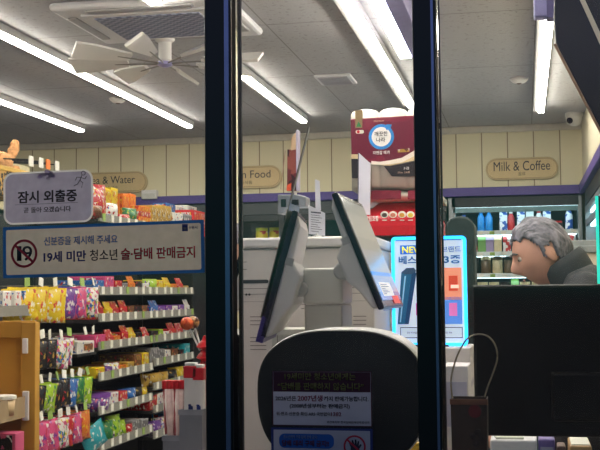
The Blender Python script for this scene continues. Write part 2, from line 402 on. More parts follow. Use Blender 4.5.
t2 = thing('hanging_box', 'pale lilac box fixed under the ceiling beside the black slanted board', 'box', ((q0.x+q1.x)/2, 2.7, ZC))
MB().box(q0.x-(q0.x+q1.x)/2, q1.x-(q0.x+q1.x)/2+.012, 0, .04, q0.z-ZC, 0).build('casing', M('lilac_housing'), t2, bevel=.004)
MB().box((q1.x-q0.x)/2-.005, (q1.x-q0.x)/2+.013, -.004, .045, q0.z-ZC-.004, 0).build('end_cap', M('end_cap_violet', (90, 84, 130), .4), t2)

# ------------------------------------------------------------------ wall signs and emergency lamp
pill = M('sign_beige', (212, 188, 140), .5, var=.02); pill_rim = M('sign_rim', (150, 124, 84), .5)
def wall_sign(x0, x1, y0, y1, txt, sub, label, tx, ty):
    c, W, H = rect(x0, y0, x1, y1, YW-.03)
    t_ = thing('wall_sign', label, 'sign', (c.x, YW, c.z), group='department signs on the back wall')
    MB().prism(rrect(W, H, H/2-.001, 10), -.03, -.002).build('rim', M('sign_halo', (200, 180, 138), .5), t_, bevel=.002)
    MB().prism(rrect(W*.965, H*.87, H*.435-.001, 10), -.032, -.03).build('line', pill_rim, t_)
    MB().prism(rrect(W*.955, H*.83, H*.415-.001, 10), -.034, -.03).build('plate', pill, t_)
    s = pxw(YW)
    lettering(txt, tx*s, ty*s, M('sign_ink', (42, 44, 54), .5), t_, (0, -.0345, H*.12), bold=.0)
    lettering(sub, tx*s*(.13 if len(sub) < 3 else .3), 3.4*s, M('sign_ink_soft', (104, 92, 70), .5), t_, (0, -.0345, -H*.24), bold=.005)
wall_sign(485.5, 558, 157.5, 179.5, 'Milk & Coffee', '음료', 'beige pill-shaped wall sign reading Milk & Coffee', 52, 9)
wall_sign(208, 281, 166, 188.5, 'Frozen Food', '냉동식품', 'beige pill-shaped wall sign reading Frozen Food, half behind the window bar', 53, 7.5)
wall_sign(75, 146.5, 172, 193, 'Tea & Water', '차 & 생수', 'beige pill-shaped wall sign reading Tea & Water, half behind the away notice', 52, 7.5)
c, W, H = rect(141.5, 190, 156.5, 199, YW-.05)
t_ = thing('emergency_lamp', 'small white emergency light box on the wall beside the tea sign', 'lamp', (c.x, YW, c.z))
MB().box(-W/2, W/2, -.06, 0, -H/2, H/2).build('casing', white_plastic, t_, bevel=.006)
MB().box(-W*.42, W*.42, -.064, -.06, -H*.42, H*.1).build('lens_cover', M('lens_cover', (206, 206, 200), .3), t_)

# ------------------------------------------------------------------ coolers
cool_dark = M('cooler_dark', (34, 38, 44), .5); steel = M('brushed_steel', (140, 146, 150), .35, metal=.5)
shelf_white = M('cooler_shelf', (205, 214, 216), .4, var=.03)
led_cool = M('cooler_led', (255, 255, 255), .5, emit=(196, 232, 240), es=7)
def bottle(name, label, p, h, r, body, cap, cat='bottle', group='drinks in the open cooler', kind=0):
    t_ = thing(name, label, cat, p, group=group)
    if kind == 0:     # bottle with shoulder
        MB().lathe([(r*.9, 0), (r, h*.05), (r, h*.66), (r*.5, h*.86), (r*.42, h*.9)], 14).build('body', body, t_, smooth=True)
        MB().lathe([(r*.5, h*.88), (r*.5, h)], 12).build('cap', cap, t_)
    elif kind == 1:   # gable carton
        mb = MB().box(-r, r, -r, r, 0, h*.72)
        mb.add([(-r, -r, h*.72), (r, -r, h*.72), (r, r, h*.72), (-r, r, h*.72), (-r, 0, h), (r, 0, h)], [(0, 1, 5, 4), (2, 3, 4, 5), (1, 2, 5), (3, 0, 4)])
        mb.build('body', body, t_)
        MB().box(-r, r, -.004, .004, h*.97, h*1.07).build('cap', cap, t_)
    elif kind == 2:   # jar / tub with wide lid
        MB().lathe([(r*.92, 0), (r, h*.1), (r, h*.74), (r*.9, h*.8)], 16).build('body', body, t_, smooth=True)
        MB().lathe([(r*.98, h*.8), (r*.98, h)], 16).build('cap', cap, t_)
    return t_
def open_cooler(name, label, x0, x1, y0, depth, rails, ztop, frame_l=.02, frame_r=.02):
    t_ = thing(name, label, 'cooler', ((x0+x1)/2, y0, 0))
    c = (x0+x1)/2; W = x1-x0
    MB().box(-W/2, W/2, depth-.04, depth, .1, ztop).build('back_panel', M('cooler_back', (70, 84, 92), .5), t_)
    for s, fw_ in ((-1, frame_l), (1, frame_r)):
        x = s*W/2; MB().box(min(x, x-s*fw_), max(x, x-s*fw_), 0, depth, 0, ztop).build('side_panel', steel, t_, bevel=.003)
    MB().box(-W/2, W/2, 0, depth, 0, .25).build('kick_base', cool_dark, t_)
    MB().box(-W/2+.02, W/2-.02, .0, depth, ztop-.075, ztop).build('canopy', cool_dark, t_, bevel=.003)
    MB().box(-W/2+.03, W/2-.03, .02, .05, ztop-.1, ztop-.075).build('canopy_lamp', led_cool, t_)
    MB().box(-W/2+.03, W/2-.03, .0, .012, ztop-.115, ztop-.077).build('air_curtain', M('air_curtain', (110, 150, 158), .2), t_, bevel=.002)
    for z in rails:
        o = MB().box(-W/2+.02, W/2-.02, .05, depth-.05, z-.02, z).build('shelf', shelf_white, t_)
        MB().box(-W/2+.025, W/2-.025, .03, .048, z-.03, z+.004).build('price_rail', M('cooler_rail', (214, 222, 220), .4), o)
        n = int(W/.085)
        for k in range(n):
            x = -W/2+.06+k*(W-.12)/max(1, n-1)
            MB().box(x-.018, x+.018, .027, .03, z-.025, z-.001).build('price_tag', tag_green if k % 3 == 0 else tag_white, o)
        MB().box(-W/2+.04, W/2-.04, .10, .12, z-.032, z-.0205).build('shelf_lamp', led_cool, o)
    return t_
zr = [onY(478, y, YW+.05).z for y in (231.5, 252.5, 274)]
zr += [zr[-1]-.19, zr[-1]-.42]
xa, xb = onY(449, 230, YW).x, XR-.01
ztop = ZST-.04
open_cooler('open_cooler', 'open drinks cooler with lit shelves under the milk and coffee sign', xa, xb, YW, .7, zr, ztop, .05, .03)
BC = {n: M('b_'+n.replace(' ', '_'), c, .3) for n, c in {'blue': (40, 134, 206), 'white': (222, 226, 226), 'red': (188, 44, 48), 'lilac': (156, 138, 176), 'green': (112, 160, 84),
      'navy': (44, 74, 150), 'brown': (96, 76, 56), 'cream': (206, 190, 150), 'dark': (44, 40, 40), 'pink': (208, 132, 140)}.items()}
bluewhite = PR('bluewhite_print', [((226, 230, 236), 3), ((52, 92, 170), 2)], 30)
redwhite = PR('redwhite_print', [((226, 222, 220), 1), ((188, 40, 44), 2)], 30)
row1 = [(464, 'dark', 'navy', 0, .13), (481, 'blue', 'blue', 0, .155), (489, 'blue', 'blue', 0, .16), (503.5, bluewhite, 'white', 1, .15), (511, 'red', 'white', 0, .15), (521, bluewhite, 'white', 1, .15),
        (530, 'white', 'blue', 1, .15), (539, 'white', 'red', 0, .15), (547, bluewhite, 'white', 1, .15), (557, 'dark', 'red', 2, .07), (569, bluewhite, 'navy', 0, .17)]
row2 = [(473.5, redwhite, 'white', 1, .13), (482, 'green', 'white', 1, .13), (490, 'lilac', 'white', 1, .13), (498, 'cream', 'white', 1, .13), (507, redwhite, 'white', 1, .13), (516, 'green', 'white', 1, .13),
        (525, 'lilac', 'white', 1, .13), (534, 'cream', 'white', 1, .13), (543, 'pink', 'white', 1, .13), (553, 'white', 'dark', 0, .13), (563, 'cream', 'green', 0, .14), (573, redwhite, 'red', 0, .15)]
row3 = [(474, 'dark', 'dark', 2, .12), (486, 'brown', 'cream', 2, .13), (497.5, 'cream', 'brown', 2, .13), (509, 'brown', 'dark', 2, .13), (521, 'cream', 'brown', 2, .13), (533, 'brown', 'cream', 2, .13), (545, 'dark', 'brown', 2, .13)]
row4 = [(471, 'dark', 'brown', 2, .13), (482.5, 'brown', 'cream', 2, .13), (494, 'dark', 'cream', 2, .13), (505, 'brown', 'dark', 2, .13), (515, 'green', 'green', 1, .14), (525, 'brown', 'cream', 2, .13), (537, 'dark', 'cream', 2, .13)]
ORD = 'first second third fourth fifth sixth seventh eighth ninth tenth eleventh twelfth thirteenth fourteenth fifteenth'.split()
for rn, (zs, rw, py) in enumerate(zip(zr, (row1, row2, row3, row4), (224, 246, 266, 281))):
    for i, (px, bm_, cm_, kd, hh) in enumerate(rw):
        p = onY(px, py, YW+.13)
        col = bm_ if isinstance(bm_, str) else {'bluewhite_print': 'blue and white', 'redwhite_print': 'red and white'}[bm_.name]
        kn = ['bottle', 'carton', 'jar'][kd]
        bottle('drink_'+kn, '%s drink %s with %s cap, %s along the %s cooler shelf' % (col, kn, cm_, ORD[i], ORD[rn]),
               (p.x, YW+.13, zs), hh, .028 if kd != 2 else .039, BC[bm_] if isinstance(bm_, str) else bm_, BC[cm_], kn, kind=kd)

# glass-door freezers, from the tea sign to the cooler
fr_x0, fr_x1 = onY(60, 230, YW).x, onY(449, 230, YW).x-.01
nd = 5; fwid = (fr_x1-fr_x0)/nd
yellow_tub = PR('yellow_tub', [((236, 214, 26), 6), ((240, 236, 190), 1), ((196, 60, 40), .6)], 20)
for k in range(nd):
    x0 = fr_x0+k*fwid; x1 = x0+fwid-.006; c = (x0+x1)/2; W = x1-x0
    where = ['behind the snack racks below the tea sign', 'behind the far end of the snack racks', 'with yellow tubs, behind the left screen', 'behind the receipt and the white cards', 'behind the red bun steamer'][k]
    t_ = thing('glass_door_freezer', 'tall dark framed glass door freezer %s' % where, 'freezer', (c, YW, 0), group='freezers along the back wall')
    MB().box(-W/2, W/2, .0, .7, 0, .25).box(-W/2, -W/2+.03, .05, .7, .25, ztop).box(W/2-.03, W/2, .05, .7, .25, ztop).box(-W/2, W/2, .66, .7, .25, ztop).box(-W/2, W/2, .0, .7, ztop-.09, ztop).build('cabinet', M('freezer_cabinet', (66, 70, 76), .45), t_)
    d = MB().prism(rrect(W-.01, ztop-.37, .005, 1, 0, (ztop-.12+.25)/2), -.02, .0)
    d.bm.free(); d = MB()
    z0, z1 = .27, ztop-.095; f_ = .045
    d.box(-W/2+.004, -W/2+f_, -.02, .03, z0, z1).box(W/2-f_, W/2-.004, -.02, .03, z0, z1).box(-W/2+f_, W/2-f_, -.02, .03, z1-.05, z1).box(-W/2+f_, W/2-f_, -.02, .03, z0, z0+.06)
    door = d.build('door', M('freezer_door_frame', (40, 42, 48), .4), t_, bevel=.003)
    MB().box(-W/2+f_, W/2-f_, .0, .006, z0+.06, z1-.05).build('pane', glass, door)
    MB().tube([(W/2-.022, -.045, 1.2), (W/2-.022, -.045, 1.6)], .009).box(W/2-.03, W/2-.014, -.045, -.02, 1.21, 1.23).box(W/2-.03, W/2-.014, -.045, -.02, 1.57, 1.59).build('handle', steel, door)
    MB().box(-W/2+.035, -W/2+.055, .045, .07, .4, ztop-.15).build('door_lamp', led_cool, t_)
    for z in (.75, 1.05, 1.35, 1.65, zr[0]-.05):
        MB().box(-W/2+.03, W/2-.03, .09, .62, z-.012, z).build('shelf', shelf_white, t_)
    if k == 2:
        pass
tz = zr[0]-.05
for i, px in enumerate((262, 275.5)):
    p = onY(px, 231, YW+.2)
    bottle('yellow_tub', 'yellow printed tub in the lit freezer, %s' % ('the one nearer the bar' if i == 0 else 'the one nearer the screen'), (p.x, YW+.2, tz), .12, .05, yellow_tub, M('tub_lid', (206, 214, 40), .4), 'tub', 'yellow tubs in the freezer', 2)
k = 0
for z in (1.05, 1.35, 1.65):
    for px in (250, 263, 276, 320, 333, 352):
        p = onY(px, 250, YW+.25)
        zz_ = z
        cnm = ['red', 'blue', 'cream', 'green', 'white', 'lilac'][(k*5+int(z*3)) % 6]
        bottle('frozen_tub', '%s frozen tub, %s along the %s freezer shelf' % (cnm, ORD[k % 6], {1.65: 'eye level', 1.35: 'middle', 1.05: 'lower'}[z]), (p.x, YW+.25, z), .12, .045, BC[cnm], BC['white'], 'tub', 'tubs in the freezers', 2)
        k += 1

# side cooler on the right wall, opening towards the shop
t_ = thing('side_cooler', 'lit open cooler along the side wall, beyond the man', 'cooler', (XR, 6.8, 0))
MB().box(.62, .68, -1.38, 1.2, .1, ztop).build('back_panel', M('cooler_back'), t_)
MB().box(0, .68, -1.4, 1.2, 0, .3).build('kick_base', cool_dark, t_)
MB().box(.0, .68, -1.4, 1.2, ztop-.1, ztop).build('canopy', cool_dark, t_)
MB().box(0, .68, -1.4, -1.36, .3, ztop).box(0, .68, 1.16, 1.2, .3, ztop).build('side_panel', steel, t_)
for z in (ztop-.12, 1.98, 1.75, 1.5, 1.2, .9):
    o = MB().box(.02, .6, -1.35, 1.15, z-.02, z).build('shelf', shelf_white, t_)
    MB().box(.0, .018, -1.35, 1.15, z-.03, z+.01).build('price_rail', steel, o)
    MB().box(.03, .06, -1.3, 1.1, z-.035, z-.0205).build('shelf_lamp', led_cool, o)
# ------------------------------------------------------------------ snack racks along the aisle
Yr = lambda px: onX(px, 300, XS).y
Ya, Yb_, Yc, Yd = 3.75, Yr(99), Yr(153.5), Yr(194)
RB = XS-.36                       # back of the racks
zs3 = [onX(101, y, XS).z for y in (290, 317, 345, 376, 410, 446)]           # rail heights, near rack
zs4 = zs3[:3] + [onX(153.5, y, XS).z for y in (362, 386, 409, 435)]
ZT = onX(104, 217, XS).z          # topmost shelf
rack_black = M('rack_black', (17, 17, 19), .55, var=.2)
board_black = M('board_dark', (30, 29, 30), .55, var=.2)
WH, RD, YE, OR_, BR, PK, PU, BL, GR, BK, TE, GO, LI = (232, 228, 220), (196, 34, 44), (226, 196, 34), (222, 120, 36), (112, 70, 42), (214, 76, 128), (112, 62, 150), (44, 104, 178), (38, 118, 62), (28, 27, 32), (46, 164, 176), (196, 158, 66), (164, 202, 44)
INK = {'red': [(RD, 5), (WH, 2), (YE, 1)], 'yellow': [(YE, 6), (RD, 1), (WH, 1.2), (OR_, 1)], 'purple': [(PU, 5), (WH, 2), (PK, 1)], 'blue': [(BL, 5), (WH, 2), (RD, .7)],
       'brown': [(BR, 5), (GO, 2), (RD, .8)], 'pink': [(PK, 5), (WH, 1.5), (PU, 1), (RD, 1)], 'green': [(GR, 6), (LI, 1), (GO, 1)], 'black': [(BK, 6), (GO, .8), (RD, .6)],
       'orange': [(OR_, 5), (YE, 1.5), (RD, 1)], 'white': [(WH, 6), (RD, .8), (BL, .8)], 'teal': [(TE, 6), (WH, 1.5)], 'gold': [(GO, 5), (BR, 1.5), (WH, 1)], 'lime': [(LI, 6), (GR, 1), (WH, 1), (PU, .8)],
       'grey': [((118, 116, 118), 5), (WH, 1), (BK, 1)], 'multicoloured': [(WH, 3), (PK, 2), (BL, 2), (YE, 1), (GR, 1)]}
PRN = {k: PR('print_'+k, [(tuple(int(x*.9) for x in c), w_*(1.7 if i == 0 else 1)) for i, (c, w_) in enumerate(v)], 95, .3, (1, 1, .75)) for k, v in INK.items()}
PLAIN = {'red': RD, 'yellow': YE, 'purple': PU, 'blue': BL, 'brown': BR, 'pink': PK, 'green': GR, 'black': BK, 'orange': OR_, 'white': WH, 'teal': TE, 'gold': GO, 'lime': LI, 'grey': (150, 148, 150), 'multicoloured': WH}
PLN = {k: M('plain_'+k, v, .45) for k, v in PLAIN.items()}

def rack(name, label, y0, y1, zs, top, tagstep):
    t_ = thing('snack_rack', label, 'rack', (XS, (y0+y1)/2, 0), group='snack racks in a row')
    L = y1-y0; D = XS-RB
    MB().box(-D-.03, -D, -L/2, L/2, 0, ZT+.02).build('back_panel', board_black, t_)
    MB().box(-D, .02, -L/2, L/2, 0, .12).build('plinth', rack_black, t_)
    for s in (-1, 1):
        MB().box(-D-.02, -D+.03, s*(L/2-.008)-.007, s*(L/2-.008)+.007, 0, ZT+.02).build('upright', rack_black, t_)
    for z in zs:
        o = MB().box(-D, -.006, -L/2+.004, L/2-.004, z-.03, z-.012).build('shelf', board_black, t_, bevel=.002)
        MB().add([(-.006, -L/2+.004, z-.022), (.004, -L/2+.004, z-.024), (-.004, -L/2+.004, z+.016), (-.008, -L/2+.004, z+.016),
                  (-.006, L/2-.004, z-.022), (.004, L/2-.004, z-.024), (-.004, L/2-.004, z+.016), (-.008, L/2-.004, z+.016)],
                 [(0, 1, 2, 3), (7, 6, 5, 4), (0, 4, 5, 1), (1, 5, 6, 2), (2, 6, 7, 3), (3, 7, 4, 0)]).build('price_rail', rail_metal, o)
        n = max(3, int(L/tagstep))
        for k in range(n):
            y = -L/2+.05+(L-.1)*k/(n-1)+random.uniform(-.012, .012)
            MB().box(.001, .0045, y-.017, y+.017, z-.020, z+.017).build('price_tag', tag_green if (k*7+int(z*10)) % 6 == 0 else tag_white, o)
    return t_
rA = rack('snack_rack', 'black peg rack of hanging candy bags nearest the kraft display', Ya, Yb_-.004, [], True, .1)
rB = rack('snack_rack', 'black shelf rack of candy boxes in the middle of the row', Yb_, Yc-.004, zs3+[ZT], True, .105)
rC = rack('snack_rack', 'black shelf rack of chocolate boxes at the far end of the row', Yc, Yd, zs4+[ZT], True, .11)

t_ = thing('end_unit', 'tall black end unit closing the row of snack racks, by the window bar', 'rack', (XS, (Yd+7.62)/2, 0))
eL = (7.62-Yd)/2-.004
MB().box(RB-XS-.03, -.008, -eL, eL, 0, ZT-.014).build('body', rack_black, t_, bevel=.004)
MB().box(RB-XS-.03, -.002, -eL, eL, ZT-.014, ZT-.012).build('top_sheet', board_black, t_)
MB().box(-.008, .0, -eL, eL, .1, .2).build('kick_strip', rail_metal, t_)
USED = {}
def uniq(lab):
    USED[lab] = USED.get(lab, 0)+1
    if USED[lab] > 1: print('DUPLABEL', lab)
    return lab
def carton(col, lab, x, y, z, dx, dy, dz, group, lid=False, name='candy_carton', cat='box'):
    """printed carton: front face panel and flap; x is its front, y its middle"""
    t_ = thing(name, uniq(lab), cat, (x, y, z), group=group)
    MB().box(-dx, 0, -dy/2, dy/2, 0, dz).build('box', PLN[col], t_, bevel=.0015)
    MB().box(.0, .0012, -dy*.46, dy*.46, dz*.08, dz*.92).build('front_print', PRN[col], t_)
    MB().box(-dx*.95, -dx*.05, -dy/2-.001, -dy/2, dz*.1, dz*.9).build('side_print', PRN[col], t_)
    if lid:
        MB().add([(-.004, -dy/2, dz), (-.004, dy/2, dz), (-.02, dy*.45, dz+.035), (-.02, -dy*.45, dz+.035), (-.006, -dy/2, dz), (-.006, dy/2, dz), (-.022, dy*.45, dz+.035), (-.022, -dy*.45, dz+.035)],
                 [(0, 1, 2, 3), (7, 6, 5, 4), (0, 3, 7, 4), (1, 5, 6, 2), (2, 6, 7, 3), (0, 4, 5, 1)]).build('flap', PRN[col], t_)
    return t_
def pillow(w, h, d, nx=6, nz=8, crimp=.06):
    """filled bag: fat middle, flat crimped ends; hangs down from z=0, facing -y"""
    vs, fs = [], []
    for side in (-1, 1):
        for j in range(nz+1):
            for i in range(nx+1):
                u, v = i/nx, j/nz
                e = 0 if v < crimp or v > 1-crimp else (math.sin(math.pi*(v-crimp)/(1-2*crimp)))**.6
                b_ = d/2*e*(math.sin(math.pi*u))**.5
                b_ += d*.09*math.sin(9*u+5*v*side)*e
                ww = w*(1-.06*math.sin(math.pi*v))
                vs.append(((u-.5)*ww, side*(b_+.0008), -v*h))
    N = (nx+1)*(nz+1)
    for s in (0, 1):
        for j in range(nz):
            for i in range(nx):
                q = [s*N+j*(nx+1)+i, s*N+j*(nx+1)+i+1, s*N+(j+1)*(nx+1)+i+1, s*N+(j+1)*(nx+1)+i]
                fs.append(q if s == 0 else q[::-1])
    ring = [i for i in range(nx+1)]+[j*(nx+1)+nx for j in range(1, nz+1)]+[nz*(nx+1)+i for i in range(nx-1, -1, -1)]+[j*(nx+1) for j in range(nz-1, 0, -1)]
    for k in range(len(ring)):
        a, b_ = ring[k], ring[(k+1) % len(ring)]; fs.append((a, b_, b_+N, a+N))
    return MB().add(vs, fs)
def bag(name, col, lab, loc, w, h, d, rz, group, tilt=0, roll=0, cat='candy bag', band=True):
    t_ = thing(name, uniq(lab), cat, loc, group=group, rot=(tilt, roll, rz))
    pillow(w, h, d).build('bag', PRN[col], t_, smooth=True)
    if band: MB().box(-w*.46, w*.46, -.0022, .0022, -h*.065, 0).build('header_strip', PLN[col], t_)
    return t_
# pegs and hanging bags: rows by height, in pixels along the rack face
ROWS = ['top', 'second', 'third', 'bottom']
def hook(px, py, n, label_part=None):
    """peg wire with a price tag at its tip, part of the near rack"""
    tip = onX(px, py, XS+.03)
    yy = tip.y-(Ya+Yb_)/2
    o = MB().tube([(RB-XS, yy, tip.z-.02), (.025, yy, tip.z-.02), (.032, yy, tip.z-.01)], .0022, 6).build('hook', rail_metal, rA)
    MB().box(0, .003, -.017, .017, -.022, .014).build('price_tag', tag_white if n % 4 else tag_green, o, loc=(.03, yy, tip.z), rot=(R(random.uniform(-16, 12)), R(random.uniform(-14, 4)), R(random.uniform(-14, 14))))
    return tip
PEGS = [ # px, py of the tag, colour, bag w, h, count
    (0, [(27, 281, 'yellow', .13, .135, 2), (41, 281, 'yellow', .14, .14, 3), (55, 281, 'yellow', .15, .15, 3), (70, 281, 'purple', .12, .135, 2), (82, 281, 'pink', .11, .14, 3), (93, 281, 'multicoloured', .10, .14, 2)]),
    (1, [(42, 333, 'black', .11, .12, 3), (49.5, 333, 'black', .11, .12, 2), (61, 333, 'multicoloured', .14, .125, 2), (69, 331, 'multicoloured', .11, .12, 2), (85, 330, None, 0, 0, 0), (93, 329, None, 0, 0, 0)]),
    (2, [(41, 378, 'black', .11, .12, 3), (50, 376, 'lime', .14, .125, 2), (57, 375, 'black', .11, .115, 2), (64, 373, 'black', .11, .115, 2), (72, 372, 'blue', .11, .125, 3), (80, 371, 'green', .10, .115, 2), (87, 370, 'lime', .11, .125, 2)]),
    (3, [(41, 415, 'pink', .13, .14, 4), (50, 414, 'pink', .12, .14, 4), (60, 412, 'multicoloured', .13, .13, 2), (68, 410, 'red', .11, .13, 3), (76, 408, 'pink', .11, .135, 2), (85, 405, 'orange', .10, .13, 3)])]
for r_, pegs in PEGS:
    for i, (px, py, col, w_, h_, n) in enumerate(pegs):
        tip = hook(px, py, i+r_)
        for k in range(n):
            x = XS+.012-k*.038
            which = ('front one' if k == 0 else '%s one back' % ORD[k])
            bag('hanging_candy_bag', col, '%s candy bag, %s on the %s peg, %s peg row' % (col, which, ORD[i], ROWS[r_]),
                (x, tip.y+random.uniform(-.006, .006), tip.z-.028), w_, h_, .034, R(62+random.uniform(-12, 10))+k*.03, 'candy bags on the pegs', roll=R(random.uniform(-8, 8)))
# short tray shelf in front of the near rack with two white packs
p0, p1 = onX(2, 309, XS+.03), onX(33, 309, XS+.03)
o = MB().box(RB-XS, .03, p0.y-(Ya+Yb_)/2-.05, p1.y-(Ya+Yb_)/2, p0.z-.03, p0.z-.015).build('tray_shelf', rail_metal, rA)
MB().box(.03, .036, p0.y-(Ya+Yb_)/2-.05, p1.y-(Ya+Yb_)/2, p0.z-.03, p0.z+.012).build('price_rail', rail_metal, o)
for i, (px, col, w_, lab) in enumerate(((4, 'white', .12, 'white and red candy pack on the short tray at the near edge'), (15, 'white', .10, 'white and blue candy pack on the short tray above the kraft display'), (22, 'blue', .06, 'small blue candy pack on the short tray beside the yellow bags'))):
    q = onX(px, 305, XS+.01)
    carton(col, lab, XS+.024, q.y, p0.z-.015, .05, w_*.55, .085, 'packs on the short tray')

# shelves of small goods
def fill(zs, y0, y1, table, where):
    for si, (z, items) in enumerate(zip(zs, table)):
        zz = z-.012; n = len(items); tot = sum(q[2] for q in items); y = y0+.012; room = y1-y0-.024
        for i, (kind, col, wt, h_) in enumerate(items):
            w_ = room*wt/tot; yc = y+w_/2; y += w_
            lab = '%s %s, %s from the near end, %s shelf of the %s rack' % (col, {'c': 'candy carton', 'f': 'flapped carton', 'p': 'snack pouch', 't': 'round tub'}[kind], ORD[i], ['topmost low', 'second', 'third', 'fourth', 'fifth', 'sixth', 'lowest'][si] if si else 'upper', where)
            grp = 'goods on the %s rack' % where
            if kind in 'cf':
                carton(col, lab, XS-.02-random.uniform(0, .01), yc, zz, .2, w_*.92, h_, grp, kind == 'f', 'candy_carton' if kind == 'c' else 'display_carton')
            elif kind == 'p':
                bag('snack_pouch', col, lab, (XS-.05, yc, zz+h_), w_*1.1, h_, .05, R(74+random.uniform(-10, 10)), grp, tilt=R(-6), cat='pouch', band=False)
            else:
                tt = thing('snack_tub', uniq(lab), 'tub', (XS-.07, yc, zz), group=grp)
                MB().lathe([(w_*.4, 0), (w_*.46, h_*.8)], 20).build('body', PRN[col], tt, smooth=True)
                MB().lathe([(w_*.48, h_*.8), (w_*.48, h_)], 20).build('lid', PLN[col], tt)
TB = [
 [('c', 'blue', 1.2, .06), ('c', 'pink', 1.2, .08), ('c', 'red', 1, .06), ('c', 'grey', 1, .05), ('f', 'orange', 1, .05), ('c', 'black', 1, .06), ('c', 'white', .9, .05)],
 [('f', 'red', 1.2, .055), ('f', 'yellow', 1, .05), ('f', 'red', 1.1, .05), ('f', 'red', 1.1, .055), ('c', 'brown', 1, .06), ('c', 'black', 1.2, .055), ('c', 'brown', 1, .06)],
 [('c', 'pink', 1.3, .06), ('f', 'red', 1, .045), ('c', 'orange', 1, .045), ('f', 'red', 1, .06), ('f', 'yellow', 1, .045), ('c', 'black', 1, .05), ('f', 'red', 1, .04)],
 [('c', 'yellow', 1.2, .05), ('c', 'purple', 1, .045), ('p', 'multicoloured', 1, .06), ('c', 'orange', 1, .04), ('c', 'gold', 1, .05), ('c', 'brown', 1.2, .085), ('c', 'yellow', 1, .085)],
 [('t', 'purple', 1.7, .085), ('c', 'white', 1.3, .075), ('c', 'red', 1.1, .07), ('p', 'blue', 1.2, .075), ('p', 'black', 1, .07), ('p', 'yellow', 1, .06)],
 [('p', 'green', 1.4, .12), ('p', 'green', 1.2, .11), ('p', 'lime', 1.2, .13), ('p', 'lime', 1.1, .09), ('p', 'red', .9, .06), ('c', 'grey', 1.5, .07), ('c', 'grey', 1.2, .06)]]
TC = [
 [('p', 'lime', 1, .075), ('c', 'yellow', 1, .07), ('f', 'yellow', 1, .05), ('c', 'orange', 1, .05), ('f', 'red', 1, .05), ('c', 'gold', 1, .04)],
 [('f', 'blue', 1.2, .05), ('c', 'purple', 1, .05), ('c', 'purple', 1, .055), ('c', 'white', .8, .05), ('c', 'purple', 1, .055), ('f', 'white', .8, .05)],
 [('c', 'black', 1, .05), ('c', 'lime', .6, .055), ('c', 'white', .8, .04), ('f', 'red', 1, .05), ('f', 'red', 1, .045), ('c', 'grey', 1, .04)],
 [('c', 'grey', 1.2, .085), ('c', 'grey', 1, .07), ('c', 'white', .9, .06), ('c', 'brown', 1.1, .06), ('c', 'black', .8, .05), ('c', 'teal', 1, .08)],
 [('p', 'gold', 1.2, .075), ('p', 'gold', 1, .07), ('p', 'black', 1, .075), ('p', 'yellow', 1, .08), ('p', 'gold', 1, .06)],
 [('c', 'red', .8, .075), ('c', 'white', .7, .08), ('c', 'red', .8, .075), ('c', 'black', 1, .06), ('c', 'blue', 1, .06)],
 [('p', 'purple', 1.2, .075), ('p', 'multicoloured', 1.1, .08), ('p', 'purple', 1, .075), ('p', 'black', 1, .07), ('c', 'blue', 1, .06)]]
fill(zs3, Yb_, Yc, TB, 'middle'); fill(zs4, Yc, Yd, TC, 'far')
# long boxes hanging low between: white biscuit box by the pegs
q = onX(86, 349, XS-.02)
t_ = carton('white', 'long white biscuit box at the end of the pegs beside the red candy', XS-.02, q.y, onX(86, 353, XS-.02).z, .12, .2, .055, 'goods on the near rack')
MB().box(0.0013, .002, -.03, .08, .012, .042).build('biscuit_picture', PRN['brown'], t_)
o = MB().box(RB-XS, -.01, q.y-(Ya+Yb_)/2-.12, (Yb_-Ya)/2-.006, onX(86, 353, XS-.02).z-.012, onX(86, 353, XS-.02).z).build('shelf', board_black, rA)
# teal bag lying at the bottom of the pegs
q = onX(90, 437, XS+.02)
bag('hanging_candy_bag', 'teal', 'teal candy bag hanging lowest of all, under the orange bags', (q.x, q.y, onX(88, 426, XS).z), .16, .12, .04, R(70), 'candy bags on the pegs', roll=R(-25))
o = MB().tube([(RB-XS, q.y-(Ya+Yb_)/2, onX(88, 426, XS).z-.005), (.035, q.y-(Ya+Yb_)/2, onX(88, 426, XS).z-.005)], .0022, 6).build('hook', rail_metal, rA)

# goods on the topmost shelf, in pixel columns from the away notice to the window bar
zt = ZT-.012
def topitem(px0, px1, ytop, kind, col, lab, xd=.0, d=.12):
    X = XS-.02-xd
    a, b_ = onX(px0, 215, X), onX(px1, 215, X)
    yc = (a.y+b_.y)/2; h_ = onX((px0+px1)/2, ytop, X).z-zt; w_ = abs(b_.y-a.y)
    if kind == 'c': return carton(col, lab, X, yc, zt, d, w_*.95, h_, 'packs on the topmost shelf', name='snack_box')
    return bag('snack_bag', col, lab, (X-.03, yc, zt+h_), min(.3, w_*1.05), h_, .06, R(70), 'packs on the topmost shelf', tilt=R(-5), cat='snack bag', band=False)
topitem(95.5, 106, 184, 'p', 'red', 'tall red and white snack bag against the away notice', 0)
topitem(96, 104, 205, 'p', 'brown', 'small brown snack pouch at the foot of the tall red bag', -.055)
topitem(104, 111, 189, 'c', 'yellow', 'first tall yellow box beside the tall red bag', .1)
topitem(111, 118, 188, 'c', 'yellow', 'second tall yellow box, next to the orange boxes', .1)
topitem(106, 111, 214, 'c', 'blue', 'small blue pack below the yellow boxes', -.005, .05)
topitem(111, 119, 203, 'p', 'white', 'white pouch standing below the second tall yellow box', 0)
topitem(118.5, 123, 195, 'c', 'orange', 'narrow orange box between the yellow boxes and the tall orange boxes', .1)
topitem(123, 129.5, 194, 'c', 'orange', 'first tall orange box, next to the narrow orange box', .08)
topitem(129.5, 136, 194, 'c', 'orange', 'second tall orange box, beside the red and orange stack', .08)
topitem(124, 131, 214, 'p', 'red', 'low red pouch before the tall orange boxes', -.01)
